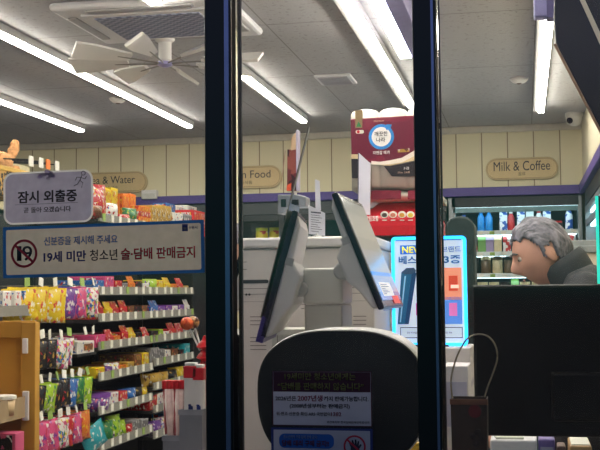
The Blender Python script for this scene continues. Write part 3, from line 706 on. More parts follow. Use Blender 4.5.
topitem(131, 138, 208, 'p', 'green', 'low green pouch before the tall orange boxes', -.01)
def stack(px0, px1, ys, cols, labs, d=.055):
    X = XS-.03; a, b_ = onX(px0, 215, X), onX(px1, 215, X); yc = (a.y+b_.y)/2; z = zt; h_ = (onX((px0+px1)/2, ys, X).z-zt)/len(cols)
    for i, (c_, l_) in enumerate(zip(cols, labs)):
        carton(c_, l_, X, yc, z, d, abs(b_.y-a.y)*.95, h_*.98, 'packs on the topmost shelf', name='snack_box'); z += h_
stack(139, 151, 206.5, ['red', 'orange', 'red', 'orange'], ['%s flat box, %s of the orange and red stack' % (c_, w_) for c_, w_ in (('red', 'lowest'), ('orange', 'second lowest'), ('red', 'third lowest'), ('orange', 'topmost'))])
for i, px in enumerate((152, 157, 162, 167)):
    topitem(px, px+4.7, 205.5+(i % 2), 'c', 'gold', 'slim gold box, %s of the row of four from the orange stack' % ORD[i])
stack(173, 183, 213, ['brown', 'white'], ['dark brown flat box under a white one beside the gold boxes', 'white flat box on a dark brown one beside the gold boxes'])
stack(184, 192, 214, ['grey'], ['low grey box beside the red pack at the window bar'])
topitem(193, 205, 211, 'c', 'red', 'red and white pack half behind the window bar')
stack2 = [(166, 175.5, 203.5, 'blue'), (176.2, 186, 206, 'white'), (186.6, 197, 206, 'white')]
for i, (x0, x1, yt, c_) in enumerate(stack2):
    X = XS-.25; a, b_ = onX(x0, 215, X), onX(x1, 215, X)
    z = zt; h_ = (onX((x0+x1)/2, yt, X).z-zt)/3
    for k in range(3):
        carton(c_, '%s bag-shaped pack, %s layer of the %s stack at the back of the top shelf' % (c_, ['lowest', 'middle', 'topmost'][k], ORD[i]), X, (a.y+b_.y)/2, z, .09, abs(b_.y-a.y)*.96, h_*.97, 'stacked packs behind the gold boxes', name='stacked_pack', cat='pack'); z += h_

# leopard basket and plush on top of the near rack
q0 = onX(-6, 182, XS-.02); q1 = onX(34, 182, XS-.02); zb = ZT+.02
t_ = thing('patterned_box', 'leopard patterned box under the ginger plush toy', 'box', (XS-.14, (q0.y+q1.y)/2, zb))
leo = PR('leopard', [((30, 24, 18), 3), ((178, 140, 70), 4), ((110, 82, 36), 2)], 60, .7)
hb = onX(14, 168, XS-.02).z-zb
MB().box(-.13, .12, -(q1.y-q0.y)/2, (q1.y-q0.y)/2, 0, hb).build('box', leo, t_, bevel=.01)
MB().box(-.135, .125, -(q1.y-q0.y)/2-.005, (q1.y-q0.y)/2+.005, hb-.02, hb).build('rim', PLN['gold'], t_, bevel=.004)
# plush: one continuous skinned body
def skin(name, joints, edges, mat, parent=None, sub=2, root=0):
    me = bpy.data.meshes.new(name); me.from_pydata([j[:3] for j in joints], edges, [])
    me.materials.append(mat); o = bpy.data.objects.new(name, me); COL.objects.link(o)
    if parent: o.parent = parent
    m_ = o.modifiers.new('skin', 'SKIN'); m_.use_smooth_shade = True; m_.branch_smoothing = .4
    for i, j in enumerate(joints): me.skin_vertices[0].data[i].radius = (j[3], j[3])
    me.skin_vertices[0].data[root].use_root = True
    s_ = o.modifiers.new('s', 'SUBSURF'); s_.levels = s_.render_levels = sub
    return o
fur = M('ginger_fur', (214, 158, 104), .95, var=.22, scale=60, bump=.6)
c = onX(6, 166, XS-.1)
t_ = thing('plush_toy', 'ginger plush animal with a raised fluffy tail, lying on the patterned box', 'plush toy', (XS-.14, c.y, zb+hb))
body = skin('body', [(0, 0, .045, .045), (0, -.10, .05, .05), (0, .07, .045, .042), (0, -.2, .065, .045), (.04, .06, .02, .018), (.05, .10, .012, .015), (-.04, .06, .02, .018), (-.05, .10, .012, .015),
                     (.04, -.12, .02, .018), (.06, -.17, .012, .015), (-.04, -.12, .02, .018), (-.06, -.17, .012, .015), (0, .11, .06, .018), (.0, .145, .10, .022), (.0, .165, .135, .024), (0, .17, .155, .012)],
            [(0, 1), (0, 2), (1, 3), (2, 4), (4, 5), (2, 6), (6, 7), (1, 8), (8, 9), (1, 10), (10, 11), (2, 12), (12, 13), (13, 14), (14, 15)], fur, t_)
tx = bpy.data.textures.new('fur_clumps', 'CLOUDS'); tx.noise_scale = .02
d_ = body.modifiers.new('d', 'DISPLACE'); d_.texture = tx; d_.strength = .018; d_.texture_coords = 'LOCAL'
for s in (-1, 1):
    MB().ball((s*.028, -.2, .105), (.013, .008, .018), 10).build('ear', fur, t_, smooth=True)
# pegs above the away notice on the near rack, with white tags
for i, px in enumerate((31, 41, 48, 57)):
    tip = onX(px, 161+i*1.6, XS+.0)
    yy = tip.y-(Ya+Yb_)/2
    o = MB().tube([(RB-XS, yy-.16, tip.z+.015), (.0, yy, tip.z+.005)], .003, 6).build('hook', black_metal, rA)
    MB().box(-.001, .003, yy-.02, yy+.02, tip.z-.022, tip.z+.02).build('price_tag', tag_white if i != 2 else PLN['orange'], o)
MB().box(RB-XS-.02, RB-XS, (q0.y-(Ya+Yb_)/2), (Yb_-Ya)/2, ZT, onX(45, 158, XS).z+.04).build('header_panel', M('header_beige', (196, 186, 150), .6), rA)

# kraft display at the near edge: an open shelf unit whose far side panel faces the window
kraft = M('kraft_board', (188, 140, 50), .75, var=.08, scale=14)
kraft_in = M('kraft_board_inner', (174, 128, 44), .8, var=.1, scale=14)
YK = 3.2; e = onY(37, 330, YK); XK = e.x; zk = onY(20, 322, YK).z
t_ = thing('kraft_display', 'brown kraft board display unit at the near edge of the picture', 'display', (XK, YK-.35, 0))
MB().box(-.5, 0, .35, .37, 0, zk).build('side_panel', kraft, t_)
MB().box(-.5, 0, -.37, -.35, 0, zk).build('side_panel', kraft, t_)
MB().box(-.52, -.5, -.37, .37, 0, zk).build('back_panel', kraft_in, t_)
MB().box(-.045, .004, .33, .352, 0, zk).build('front_flange', kraft, t_, bevel=.003)
MB().box(-.5, .0, .335, .35, zk-.05, zk+.004).build('top_flange', kraft, t_, bevel=.003)
s = onY(25, 340, YK)
MB().prism([(onY(x, y, YK).x-XK, onY(x, y, YK).z) for x, y in ((17, 340), (26, 340), (26, 355), (17, 355))], .345, .35).build('cut_out', kraft_in, t_)
zsh = onY(31, 405, YK)
for k, z in enumerate((zsh.z, zsh.z-.21)):
    o = MB().box(-.5, -.03, -.35, .345, z-.03, z-.02).build('shelf', kraft_in, t_)
    MB().box(-.03, -.025, -.35, .33, z-.035, z+.03).build('clear_rail', M('clear_rail', (172, 150, 116), .2), o)
    MB().box(-.035, -.015, .322, .334, z-.045, z+.045).build('end_clip', white_plastic, o, bevel=.002)
MB().prism([(onY(x, y, YK).x-XK, onY(x, y, YK).z) for x, y in ((26, 338), (31, 338), (31, 353), (26, 353))], .322, .345).build('end_clip', white_plastic, t_, bevel=.002)
p = onY(2, 390, YK-.12)
tt = thing('snack_tub', 'small beige tub on the upper shelf of the kraft display', 'tub', (p.x, YK-.12, zsh.z-.02), group=None)
MB().lathe([(.035, 0), (.04, .05)], 18).build('body', M('tub_beige', (212, 184, 140), .4), tt, smooth=True)
MB().lathe([(.043, .05), (.043, .06)], 18).build('lid', tag_white, tt)
p = onY(6, 440, YK-.1)
tt = thing('gift_pack', 'pink and black patterned pack on the lower shelf of the kraft display', 'pack', (p.x, YK-.1, zsh.z-.23))
zz = onY(6, 432, YK-.1).z-(zsh.z-.23)
MB().box(-.1, .045, -.03, .03, 0, zz).build('box', M('pack_pink', (206, 88, 124), .5), tt, bevel=.002)
MB().box(-.097, .035, -.032, -.03, .008, zz-.006).build('front_print', PR('pack_print', [((22, 18, 22), 4), ((228, 222, 222), 2), ((206, 88, 124), 1)], 38), tt)
# ------------------------------------------------------------------ counter
ctr_top = M('counter_top', (150, 146, 142), .4); ctr_body = M('counter_body', (96, 88, 84), .6)
t_ = thing('service_counter', 'long grey service counter just inside the window', 'counter', (-.32, 2.42, 0))
MB().box(-.73, .70, -.68, .68, 0, ZCTR-.04).build('body', ctr_body, t_)
MB().box(-.74, .71, -.70, .70, ZCTR-.04, ZCTR).build('worktop', ctr_top, t_, bevel=.004)
t_ = thing('back_cabinet', 'low cabinet behind the counter carrying the bun steamer', 'cabinet', (-.46, 3.68, 0))
MB().box(-.36, .30, -.52, .52, 0, ZCTR-.03).build('body', M('cabinet_dark', (52, 50, 56), .5), t_)
MB().box(-.37, .31, -.54, .54, ZCTR-.03, ZCTR).build('worktop', ctr_top, t_, bevel=.004)

# ------------------------------------------------------------------ white office machine
YM = 2.65
mc, mw, mh = rect(232, 237, 374, 450, YM)
zt_ = onY(305, 237, YM).z; H = zt_-ZCTR
mwhite = M('machine_white', (214, 207, 203), .45, var=.02); mgrey = M('machine_seam', (138, 132, 130), .5); mdark = M('machine_slot', (60, 58, 62), .5)
t_ = thing('office_machine', 'tall white office machine with slots and vents behind the two screens', 'machine', (mc.x, YM, ZCTR))
def mx_(px): return onY(px, 300, YM).x-mc.x
def mz_(py): return onY(305, py, YM).z-ZCTR
MB().box(-mw/2, mw/2, 0, .38, 0, mz_(248)).build('body', mwhite, t_, bevel=.006)
MB().box(-mw/2-.004, mw/2+.004, -.006, .385, mz_(247.5), mz_(237)).build('lid', M('machine_lid', (226, 222, 220), .4, var=.02), t_, bevel=.006)
MB().prism(rrect(.064*1.05, .009, .0044, 5, mx_(255.5), mz_(281)), -.0015, .0).build('paper_slot', mdark, t_)
MB().prism(rrect(.014, .009, .0044, 5, mx_(345), mz_(279)), -.0015, .0).build('paper_slot', mdark, t_)
for y, h_ in ((288.5, 1), (294, .8), (301.5, .5)):
    MB().box(-mw/2+.002, mw/2-.002, -.001, 0, mz_(y), mz_(y)+.0009*h_*2).build('seam', mgrey, t_)
for x, y in ((246.5, 294), (249.5, 294), (295, 297), (343, 294)):
    MB().lathe([(.0028, 0), (.0028, .002)], 12, Matrix.Translation((mx_(x), 0, mz_(y))) @ Matrix.Rotation(math.pi/2, 4, 'X')).build('screw', mdark, t_)
for x0, x1, ys in ((250, 266, (317, 321, 325, 338, 342, 346, 350)), (301, 306, (305, 309)), (353, 366, (317, 321, 325, 338, 342, 346, 350))):
    for y in ys:
        MB().box(mx_(x0), mx_(x1), -.001, 0, mz_(y), mz_(y)+.0022).build('vent_slit', mgrey, t_)
for y in (261.5, 269):
    MB().box(mx_(240), mx_(247), -.001, 0, mz_(y), mz_(y)+.002).build('vent_slit', mgrey, t_)
MB().lathe([(.007, 0), (.006, .006)], 16, Matrix.Translation((mx_(286.5), 0, mz_(306))) @ Matrix.Rotation(math.pi/2, 4, 'X')).build('lock', black_plastic, t_)
# pale carton in front of it, and white cartons at its side
c, w_, h_ = rect(272, 329, 345, 450, 2.45)
t_ = thing('carton', 'pale grey carton in front of the white machine, behind the round black display', 'box', (c.x, 2.45, ZCTR))
hh = onY(308, 329, 2.45).z-ZCTR
MB().box(-w_/2, w_/2, 0, .15, 0, hh-.012).build('body', M('carton_grey', (198, 198, 192), .6), t_, bevel=.003)
MB().box(-w_/2-.003, w_/2+.003, -.003, .153, hh-.014, hh).build('lid', M('carton_lid', (212, 211, 205), .6), t_, bevel=.002)
MB().box(-w_/2+.012, -w_/2+.014, -.001, 0, 0, hh-.012).build('seam', mgrey, t_)
c, w_, h_ = rect(387, 340, 471, 450, 2.86)
t_ = thing('carton', 'white carton carrying the glowing tobacco advert', 'box', (c.x, 2.86, ZCTR))
zlb = onY(430, 346, 2.95).z
MB().box(-w_/2, w_/2, 0, .2, 0, zlb-ZCTR).build('body', M('carton_white', (214, 210, 212), .6), t_, bevel=.003)
MB().box(-w_/2-.001, w_/2+.001, -.001, .201, (zlb-ZCTR)*.72, (zlb-ZCTR)*.76).build('tape', M('tape_lilac', (170, 166, 186), .35), t_)
c, w_, h_ = rect(443, 368, 469, 450, 2.4)
t_ = thing('carton', 'small white carton beside the black monitor, below the glowing advert', 'box', (c.x, 2.45, ZCTR))
hh = onY(456, 366, 2.4).z-ZCTR
MB().box(-w_/2, w_/2, -.05, .07, 0, hh).build('body', M('carton_white'), t_, bevel=.003)
MB().box(-w_/2+.004, w_/2-.004, -.052, -.05, hh*.62, hh*.9).build('label_panel', M('label_lilac', (176, 174, 196), .5), t_)
p = onY(413, 449, 2.3)
t_ = thing('yellow_packet', 'small yellow packet beside the round black display, at the second window bar', 'packet', (p.x, 2.3, ZCTR))
MB().box(-.022, .022, -.012, .012, 0, onY(413, 440, 2.3).z-ZCTR-.004).build('packet', M('packet_yellow', (222, 176, 40), .5), t_, bevel=.004)

# ------------------------------------------------------------------ twin-screen till
shell = M('till_shell', (206, 204, 206), .4, var=.02); bezel = M('till_bezel', (30, 26, 48), .25, var=.05)
YT = 2.1; WT = .30
base = onY(324, 300, 2.22); 
t_ = thing('till', 'white twin-screen till on a square column, screens leaning apart', 'till', (base.x, 2.25, ZCTR))
O = Vector((base.x, 2.25, ZCTR))
cx0, cx1 = onY(304, 300, 2.2).x-O.x, onY(342, 300, 2.2).x-O.x
zc0 = onY(322, 268, 2.2).z-ZCTR
colm = M('till_column', (204, 200, 190), .45, var=.02)
MB().box(cx0, cx1, -.05, .08, .02, zc0-.075).build('column', colm, t_, bevel=.004)
MB().box(cx0-.0015, cx1+.0015, -.052, .082, zc0-.073, zc0).build('column_head', M('till_head', (220, 217, 208), .4, var=.02), t_, bevel=.005)
MB().box(cx0-.06, cx1+.06, -.10, .14, 0, .025).build('base', colm, t_, bevel=.006)
def screen(name, top, bot, side, facem, turn):
    """panel leaning in x,z between two near-edge points; side -1 faces the street side queue, 1 the cashier"""
    a, b_ = onY(*top, YT)-O, onY(*bot, YT)-O
    up = Vector((a.x-b_.x, 0, a.z-b_.z)); h = up.length; up.normalize()
    nrm = Vector((up.z*side, 0, -up.x*side))
    if nrm.z < 0: pass
    mtx = Matrix(((nrm.x, 0, up.x, 0), (0, 1, 0, 0), (nrm.z, 0, up.z, 0), (0, 0, 0, 1)))
    mtx = Matrix.Translation((b_.x, YT-O.y, b_.z)) @ Matrix.Rotation(R(turn), 4, 'Z') @ mtx   # local x out of the screen, y along it, z up it
    o = MB().box(-.014, -.001, 0, WT, 0, h, mtx).build('screen', bezel, t_, bevel=.004)
    o.name = name
    MB().box(-.001, .0004, .012, WT-.012, .016, h-.012, mtx).build('display_face', facem, o)
    # rounded rear shell
    prof = [(-.012, .003), (-.024, .008), (-.036, .05), (-.050, h*.30), (-.052, h*.52), (-.028, h*.62), (-.024, h*.9), (-.012, h-.004)]
    vs, fs = [], []
    n = len(prof)
    for y, k in ((.004, 1), (WT-.004, 1)):
        for x, z in prof: vs.append(mtx @ Vector((x, y, z)))
    fs = [tuple(range(n)), tuple(range(2*n-1, n-1, -1))]+[(i, (i+1) % n, (i+1) % n+n, i+n) for i in range(n)]
    MB().add(vs, fs).build('rear_shell', shell, o, bevel=.006, seg=3)
    for k in range(3):
        MB().box(-.0535, -.0515, WT*.3+k*.04, WT*.3+k*.04+.025, h*.40, h*.405, mtx).build('vent_slit', mgrey, o)
    MB().box(-.03, -.01, .0025, .004, h*.58, h*.64, mtx).build('maker_plate', M('plate_grey', (168, 166, 170), .4), o)
    return o, mtx, h
facel = M('screen_dark_face', (30, 34, 42), .12)
m, t, b = newmat('screen_lit_face'); b.inputs['Roughness'].default_value = .15; b.inputs['Base Color'].default_value = (.02, .02, .02, 1)
facer = m
g = t.nodes.new('ShaderNodeTexCoord'); s_ = t.nodes.new('ShaderNodeSeparateXYZ'); t.links.new(g.outputs['Generated'], s_.inputs[0])
cr = t.nodes.new('ShaderNodeValToRGB'); cr.color_ramp.interpolation = 'CONSTANT'
E = cr.color_ramp.elements
E[0].position = 0; E[0].color = (*lin((70, 120, 190)), 1); E[1].position = .08; E[1].color = (*lin((160, 170, 200)), 1)
for p_, c_ in ((.24, (76, 150, 236)), (.28, (176, 174, 176)), (.5, (168, 166, 160)), (.62, (182, 178, 170)), (.86, (170, 168, 160))):
    e_ = E.new(p_); e_.color = (*lin(c_), 1)
t.links.new(s_.outputs[2], cr.inputs[0]); t.links.new(cr.outputs[0], b.inputs['Emission Color']); b.inputs['Emission Strength'].default_value = .75
sl, ml, hl = screen('customer_screen', (291, 209), (258, 337), -1, facel, 7.8)
sr, mr_, hr = screen('cashier_screen', (337, 191), (385, 308), 1, facer, -1)
# receipts window and red button drawn on the cashier's display as thin lit shapes
red_lit = M('lit_red', (210, 60, 60), .4, emit=(220, 70, 70), es=.6); lit_white = M('lit_white', (220, 222, 230), .4, emit=(214, 218, 232), es=.7); lit_ink = M('lit_ink', (60, 70, 110), .5)
MB().box(.0004, .0009, .16, .25, hr*.03, hr*.10, mr_).build('red_button', red_lit, sr)
MB().box(.0004, .0009, .05, .2, hr*.10, hr*.22, mr_).build('receipt_window', lit_white, sr)
for k in range(6): MB().box(.0009, .0012, .06, .1+.012*((k*5) % 7), hr*(.115+.016*k), hr*(.12+.016*k), mr_).build('receipt_line', lit_ink, sr)
MB().box(-.0155, -.0135, .08, .22, -.001, .0, mr_).build('blue_edge', M('edge_blue', (70, 90, 200), .3), sr)
MB().box(-.012, .003, .0, WT, -.010, hl*.16, ml).build('violet_bumper', M('bumper_violet', (66, 50, 130), .3), sl, bevel=.002)
# hinges: round bosses between column and screens
for px, py, r_ in ((297.5, 289, .0165), (341, 271, .0175)):
    p = onY(px, py, 2.17)-O
    MB().lathe([(r_, -.10), (r_, 0), (r_*.85, .004)], 24, Matrix.Translation((p.x, -.07, p.z)) @ Matrix.Rotation(math.pi/2, 4, 'X') @ Matrix.Translation((0, 0, 0))).build('hinge', M('hinge_grey', (186, 184, 184), .4), t_, smooth=False, bevel=.002)
# tall thin clear guard sheet standing on the face of the customer screen
a, b_ = onY(310, 127, YT+.02)-O, onY(262, 318, YT+.02)-O
up = Vector((a.x-b_.x, 0, a.z-b_.z)); hg = up.length; up.normalize(); nrm = Vector((-up.z, 0, up.x))
mg = Matrix(((nrm.x, 0, up.x, b_.x), (0, 1, 0, .02+YT-O.y), (nrm.z, 0, up.z, b_.z), (0, 0, 0, 1)))
gs = MB().box(.002, .004, 0, .012, 0, hg, mg).box(.002, .004, .012, .10, 0, hg*.6, mg).build('guard_sheet', M('guard_edge', (112, 108, 100), .3), t_)

# ------------------------------------------------------------------ small stands on and beyond the machine
ZMT = zt_+.002
def stand_card(name, label, cat, px, pybase, pts, Y, mat, th=.002, yaw=0):
    """card on a small foot, standing on the machine; outline in pixels"""
    f_ = onY(px, pybase, Y); t_ = thing(name, label, cat, (f_.x, Y, ZMT))
    MB().prism([(onY(x, y, Y).x-f_.x, onY(x, y, Y).z-ZMT) for x, y in pts], -th/2, th/2).build('card', mat, t_)
    zlow = min(onY(x, y, Y).z for x, y in pts)-ZMT
    MB().lathe([(.012, 0), (.012, .004), (.003, .006), (.003, max(.01, zlow+.004))], 12).build('foot', white_plastic, t_)
    return t_, f_
paper = M('paper_white', (226, 226, 236), .6, var=.02, trans=.2)
t_, f_ = stand_card('receipt_card', 'printed white receipt card leaning on top of the white machine', 'card', 317, 236, [(308.5, 205), (325, 213), (325, 236), (309, 234)], 2.72, paper)
for k in range(9):
    y = 212+k*2.3; x0, x1 = 311, 318+((k*7) % 5)
    hh = .0035 if k == 0 else .0012
    q0, q1 = onY(x0, y+.4*2, 2.72), onY(x1+ (3 if k == 0 else 0), y+.4*2+1, 2.72)
    MB().prism([(q0.x-f_.x, q0.z-ZMT), (q1.x-f_.x, q1.z-ZMT), (q1.x-f_.x, q1.z-ZMT+hh), (q0.x-f_.x, q0.z-ZMT+hh)], -.0016, -.001).build('printed_line', M('print_ink', (70, 70, 90), .6), t_)
t_, f_ = stand_card('white_card', 'narrow blank white card upright behind the receipt card', 'card', 317, 236, [(315, 179), (319.5, 181), (321, 210), (317.5, 214), (315.5, 208)], 2.8, paper)
# grey scanner head on a stem
YSn = 2.86; f_ = onY(292, 236, YSn)
t_ = thing('scanner', 'grey scanner head on a short stem above the left screen', 'scanner', (f_.x, YSn, ZMT))
def lx(px, py): p = onY(px, py, YSn); return (p.x-f_.x, p.z-ZMT)
MB().prism([lx(280, 214.5), lx(280, 195.5), lx(301, 195.5), lx(308, 197.5), lx(308, 207.5), lx(290, 208), lx(284, 214.5)], -.03, .03).build('head', grey_plastic, t_, bevel=.003)
x0, z0 = lx(293, 206); x1, z1 = lx(301, 200.5)
MB().box(x0, x1, -.0315, -.03, z0, z1).build('window', black_plastic, t_)
x0, z0 = lx(283.5, 208); x1, z1 = lx(288.5, 200)
MB().box(x0, x1, -.0315, -.03, z0, z1).build('lens', M('scanner_green', (28, 44, 44), .2), t_)
x, z = lx(296, 208)
MB().tube([(x, 0, z+.004), (x, 0, .01)], .008).build('stem', grey_plastic, t_)
MB().box(x-.04, x+.04, -.035, .035, 0, .012).build('base', grey_plastic, t_, bevel=.003)
# promotion strip on a pole behind the machine
YP = 3.02
f_ = onY(296, 236, YP); t_ = thing('promotion_stand', 'slim promotion strip, maroon with a cream top, standing behind the left screen', 'display', (f_.x, YP-.03, ZMT))
def lp(px, py): p = onY(px, py, YP); return (p.x-f_.x, p.z-ZMT)
MB().prism([lp(290, 151), lp(300, 151), lp(299.5, 192), lp(289.5, 192)], -.004, .008).build('maroon_card', PR('maroon_print', [((116, 44, 46), 6), ((160, 84, 70), 2), ((60, 26, 30), 1)], 26), t_)
MB().prism([lp(294, 140), lp(299.5, 132.5), lp(299, 151), lp(293.5, 152)], -.006, -.004).build('cream_card', M('card_cream', (222, 190, 150), .5), t_)
MB().prism([lp(299.5, 133), lp(301, 132), lp(301, 192), lp(299.8, 192)], -.02, .02).build('side_card', M('card_lilac', (186, 180, 206), .4), t_)
MB().prism([lp(289.5, 187), lp(294, 184), lp(293.5, 191.5), lp(289.5, 192)], -.007, -.004).build('orange_corner', M('card_orange', (226, 84, 44), .5), t_)
x, z = lp(297, 192)
MB().tube([(x, .01, z+.03), (x, .01, .0)], .004).build('pole', white_plastic, t_)
MB().box(x-.03, x+.03, -.02, .04, 0, .006).build('base', white_plastic, t_)
MB().tube([lp(287.5, 152)[:1]+(0,)+lp(287.5, 152)[1:], lp(285.5, 170)[:1]+(0,)+lp(285.5, 170)[1:], lp(283, 190)[:1]+(0,)+lp(283, 190)[1:], (lp(292, 190)[0], .0, lp(292, 190)[1])], .0012, 6).build('cord', M('cord_pink', (190, 150, 130), .6), t_)

# ------------------------------------------------------------------ bun steamer and tissue packs
YSt = 3.55
x0, x1 = onY(361, 220, YSt).x, onY(438, 220, YSt).x; c = (x0+x1)/2; W = x1-x0
zt2 = onY(400, 201, YSt).z; zb2 = onY(400, 236, YSt).z
t_ = thing('bun_steamer', 'bun steamer with a red header showing four buns', 'steamer', (c, YSt, ZCTR))
sred = M('steamer_red', (214, 22, 44), .25)
MB().box(-W/2, W/2, -.07, .34, zb2-ZCTR, zt2-ZCTR-.05).build('header', sred, t_, bevel=.01)
MB().add([(-W/2, -.02, zt2-ZCTR-.05), (W/2, -.02, zt2-ZCTR-.05), (W/2, .34, zt2-ZCTR-.05), (-W/2, .34, zt2-ZCTR-.05), (-W/2+.05, .06, zt2-ZCTR), (W/2-.05, .06, zt2-ZCTR), (W/2-.05, .3, zt2-ZCTR), (-W/2+.05, .3, zt2-ZCTR)],
         [(0, 1, 5, 4), (1, 2, 6, 5), (2, 3, 7, 6), (3, 0, 4, 7), (4, 5, 6, 7)]).build('lid', sred, t_, bevel=.008)
MB().box(-W/2+.0, W/2, -.0725, -.0705, zb2-ZCTR, zb2-ZCTR+.03).build('header_lip', M('steamer_lip', (196, 16, 36), .2), t_)
s = pxw(YSt)
lettering('삼립호빵', 12.5*s, 5.4*s, M('letter_white', (250, 244, 240), .5), t_, (onY(372, 218.5, YSt-.07).x-c, -.0715, onY(372, 218.5, YSt-.07).z-ZCTR), bold=.02)
bunc = [(70, 50, 44), (206, 120, 96), (224, 160, 60), (236, 206, 70)]
for i, px in enumerate((384.5, 393, 402, 410.5)):
    p = onY(px, 214.5, YSt-.07)
    for nm, r_, y_, cc, mt in (('bun_plate', 3.9, -.0715, 0, M('bun_white', (244, 236, 226), .5)), ('bun_filling', 2.5, -.0728, .6, M('bun_filling_'+'abcd'[i].replace('a', 'bean').replace('b', 'meat') if 0 else 'bun_%s' % ['bean', 'pizza', 'custard', 'corn'][i], bunc[i], .6))):
        MB().prism([(r_*s*math.cos(R(a_)), r_*s*math.sin(R(a_))*.82) for a_ in range(0, 360, 20)], y_, y_+.0012).build(nm, mt, t_, loc=(p.x-c, 0, p.z-ZCTR-cc*s))
    MB().box(-2.2*s, 2.2*s, -.0715, -.0705, -.4*s, .4*s).build('caption_bar', M('bun_white'), t_, loc=(p.x-c, 0, p.z-ZCTR-5.4*s))
body = MB()
for sx in (-1, 1): body.box(sx*(W/2-.01)-.01, sx*(W/2-.01)+.01, 0, .32, .08, zb2-ZCTR)
body.box(-W/2+.02, W/2-.02, .29, .32, .08, zb2-ZCTR)
body.build('frame', M('steamer_frame', (70, 66, 84), .35), t_)
MB().box(-W/2+.02, W/2-.02, .0, .006, .08, zb2-ZCTR).build('front_pane', clear, t_)
MB().box(-W/2, W/2, -.01, .33, 0, .08).build('base', M('steamer_base', (88, 30, 50), .4), t_, bevel=.006)
for z in (.28, .46, .62): MB().box(-W/2+.02, W/2-.02, .02, .29, z, z+.008).build('tray', M('steamer_tray', (120, 112, 140), .3, metal=.6), t_)
film = M('wrapping_film', (200, 197, 186), .3, var=.03); maroon = PR('tissue_maroon', [((120, 30, 52), 8), ((134, 38, 58), 4), ((104, 24, 46), 3)], 5, .3, (1, 1, 2.2)); gold_band = M('tissue_gold', (214, 190, 148), .35); blk_band = M('tissue_black', (40, 32, 36), .35)
def tissue_pack(label, px0, px1, py0, py1, Y, depth, zbase, full):
    x0, x1 = onY(px0, 150, Y).x, onY(px1, 150, Y).x; W = x1-x0; c = (x0+x1)/2
    H = onY((px0+px1)/2, py0, Y).z-zbase
    t_ = thing('tissue_pack', label, 'tissue pack', (c, Y, zbase), group='tissue packs on the steamer')
    # film drawn over three columns of rolls
    n = 48; prof = []
    def topz(u): v = (u*3) % 1; return H-.016*(1-abs(math.sin(math.pi*v))**.45)
    def boty(u): v = (u*3) % 1; return .012*(1-abs(math.sin(math.pi*v))**.5)
    vs, fs = [], []; ring = []
    ys = [0, .03, depth*.33, depth*.66, depth-.03, depth]
    for j, y in enumerate(ys):
        inset = .012 if j in (0, len(ys)-1) else 0
        for i in range(n+1):
            u = i/n; x = (u-.5)*(W-2*inset); vs.append((x, y+boty(u)*(1 if j == 0 else 0), topz(u)-inset))
    N = n+1; L = len(ys)
    for j in range(L-1):
        for i in range(n): fs.append((j*N+i, j*N+i+1, (j+1)*N+i+1, (j+1)*N+i))
    o1 = len(vs)
    for j, y in enumerate(ys):
        inset = .012 if j in (0, len(ys)-1) else 0
        for i in range(n+1):
            u = i/n; x = (u-.5)*(W-2*inset); vs.append((x, y+boty(u)*(1 if j == 0 else 0), inset))
    for j in range(L-1):
        for i in range(n): fs.append((o1+j*N+i, o1+(j+1)*N+i, o1+(j+1)*N+i+1, o1+j*N+i+1))
    for i in range(n):
        fs.append((i, o1+i, o1+i+1, i+1)); q = (L-1)*N; fs.append((q+i, q+i+1, o1+q+i+1, o1+q+i))
    for j in range(L-1):
        fs.append((j*N, (j+1)*N, o1+(j+1)*N, o1+j*N)); fs.append((j*N+n, o1+j*N+n, o1+(j+1)*N+n, (j+1)*N+n))
    MB().add(vs, fs).build('wrapped_rolls', film, t_, smooth=True)
    return t_, W, H, c
zp = onY(395, 190, YSt+.02).z
tp, W, H, c = tissue_pack('large maroon tissue pack with a blue ring emblem, topmost on the bun steamer', 350, 436, 106.5, 190, YSt-.03, .3, zp, 1)
yf = -.004
def q(px, py): p = onY(px, py, YSt-.03); return (p.x-c, p.z-zp)
dx, dz = q(350.5, 117)[0]+W/2, 0
MB().prism([q(350.5, 119), q(436, 114), q(436, 146), q(414, 155), q(402, 161), q(390, 163.3), q(380, 163.8), q(371.5, 163), q(358.5, 159), q(351.5, 157)], yf, yf+.014).build('front_print', maroon, tp, bevel=.003)
wave = [q(371.5, 161), q(380, 162), q(390, 160.5), q(402, 158), q(414, 151), q(430, 144), q(436, 142.5)]
wave2 = [q(436, 147.5), q(430, 149), q(414, 156.5), q(402, 162.5), q(390, 164.5), q(380, 165), q(371.5, 164.5)]
MB().prism(wave+wave2, yf-.0006, yf).build('white_wave', M('wave_white', (232, 222, 210), .35), tp)
MB().prism([q(371.5, 164.5), q(380, 165), q(390, 164.5), q(402, 162.5), q(414, 156.5), q(430, 149), q(436, 147.5), q(436, 157.3), q(414, 160.5), q(402, 163.5), q(390, 166)], yf-.0005, yf).build('gold_wave', gold_band, tp)
MB().prism([q(384, 166.2), q(402, 164), q(414, 161.5), q(436, 157.3), q(436, 176), q(392, 176.5)], yf-.0004, yf+.014).build('dark_wave', blk_band, tp)
MB().prism([q(351.5, 154.5), q(358.5, 154.5), q(358.5, 159), q(351.5, 159)], yf-.0005, yf).build('gold_band', gold_band, tp)
MB().prism([q(351.5, 159), q(358.5, 159), q(358.5, 178), q(352, 178)], yf-.0005, yf+.014).build('dark_band', blk_band, tp)
s = pxw(YSt-.03); rc = q(381.5, 137)
ringb = M('ring_blue', (44, 134, 208), .35)
def disc(r_, y0_, y1_, cx, cz): return MB().prism([(cx+r_*s*math.cos(R(a_)), cz+r_*s*math.sin(R(a_))) for a_ in range(0, 360, 8)], y0_, y1_)
disc(12.3, yf-.0012, yf, *rc).build('ring', ringb, tp)
disc(9.4, yf-.0018, yf-.0012, *rc).build('ring_centre', M('ring_white', (234, 232, 230), .4), tp)
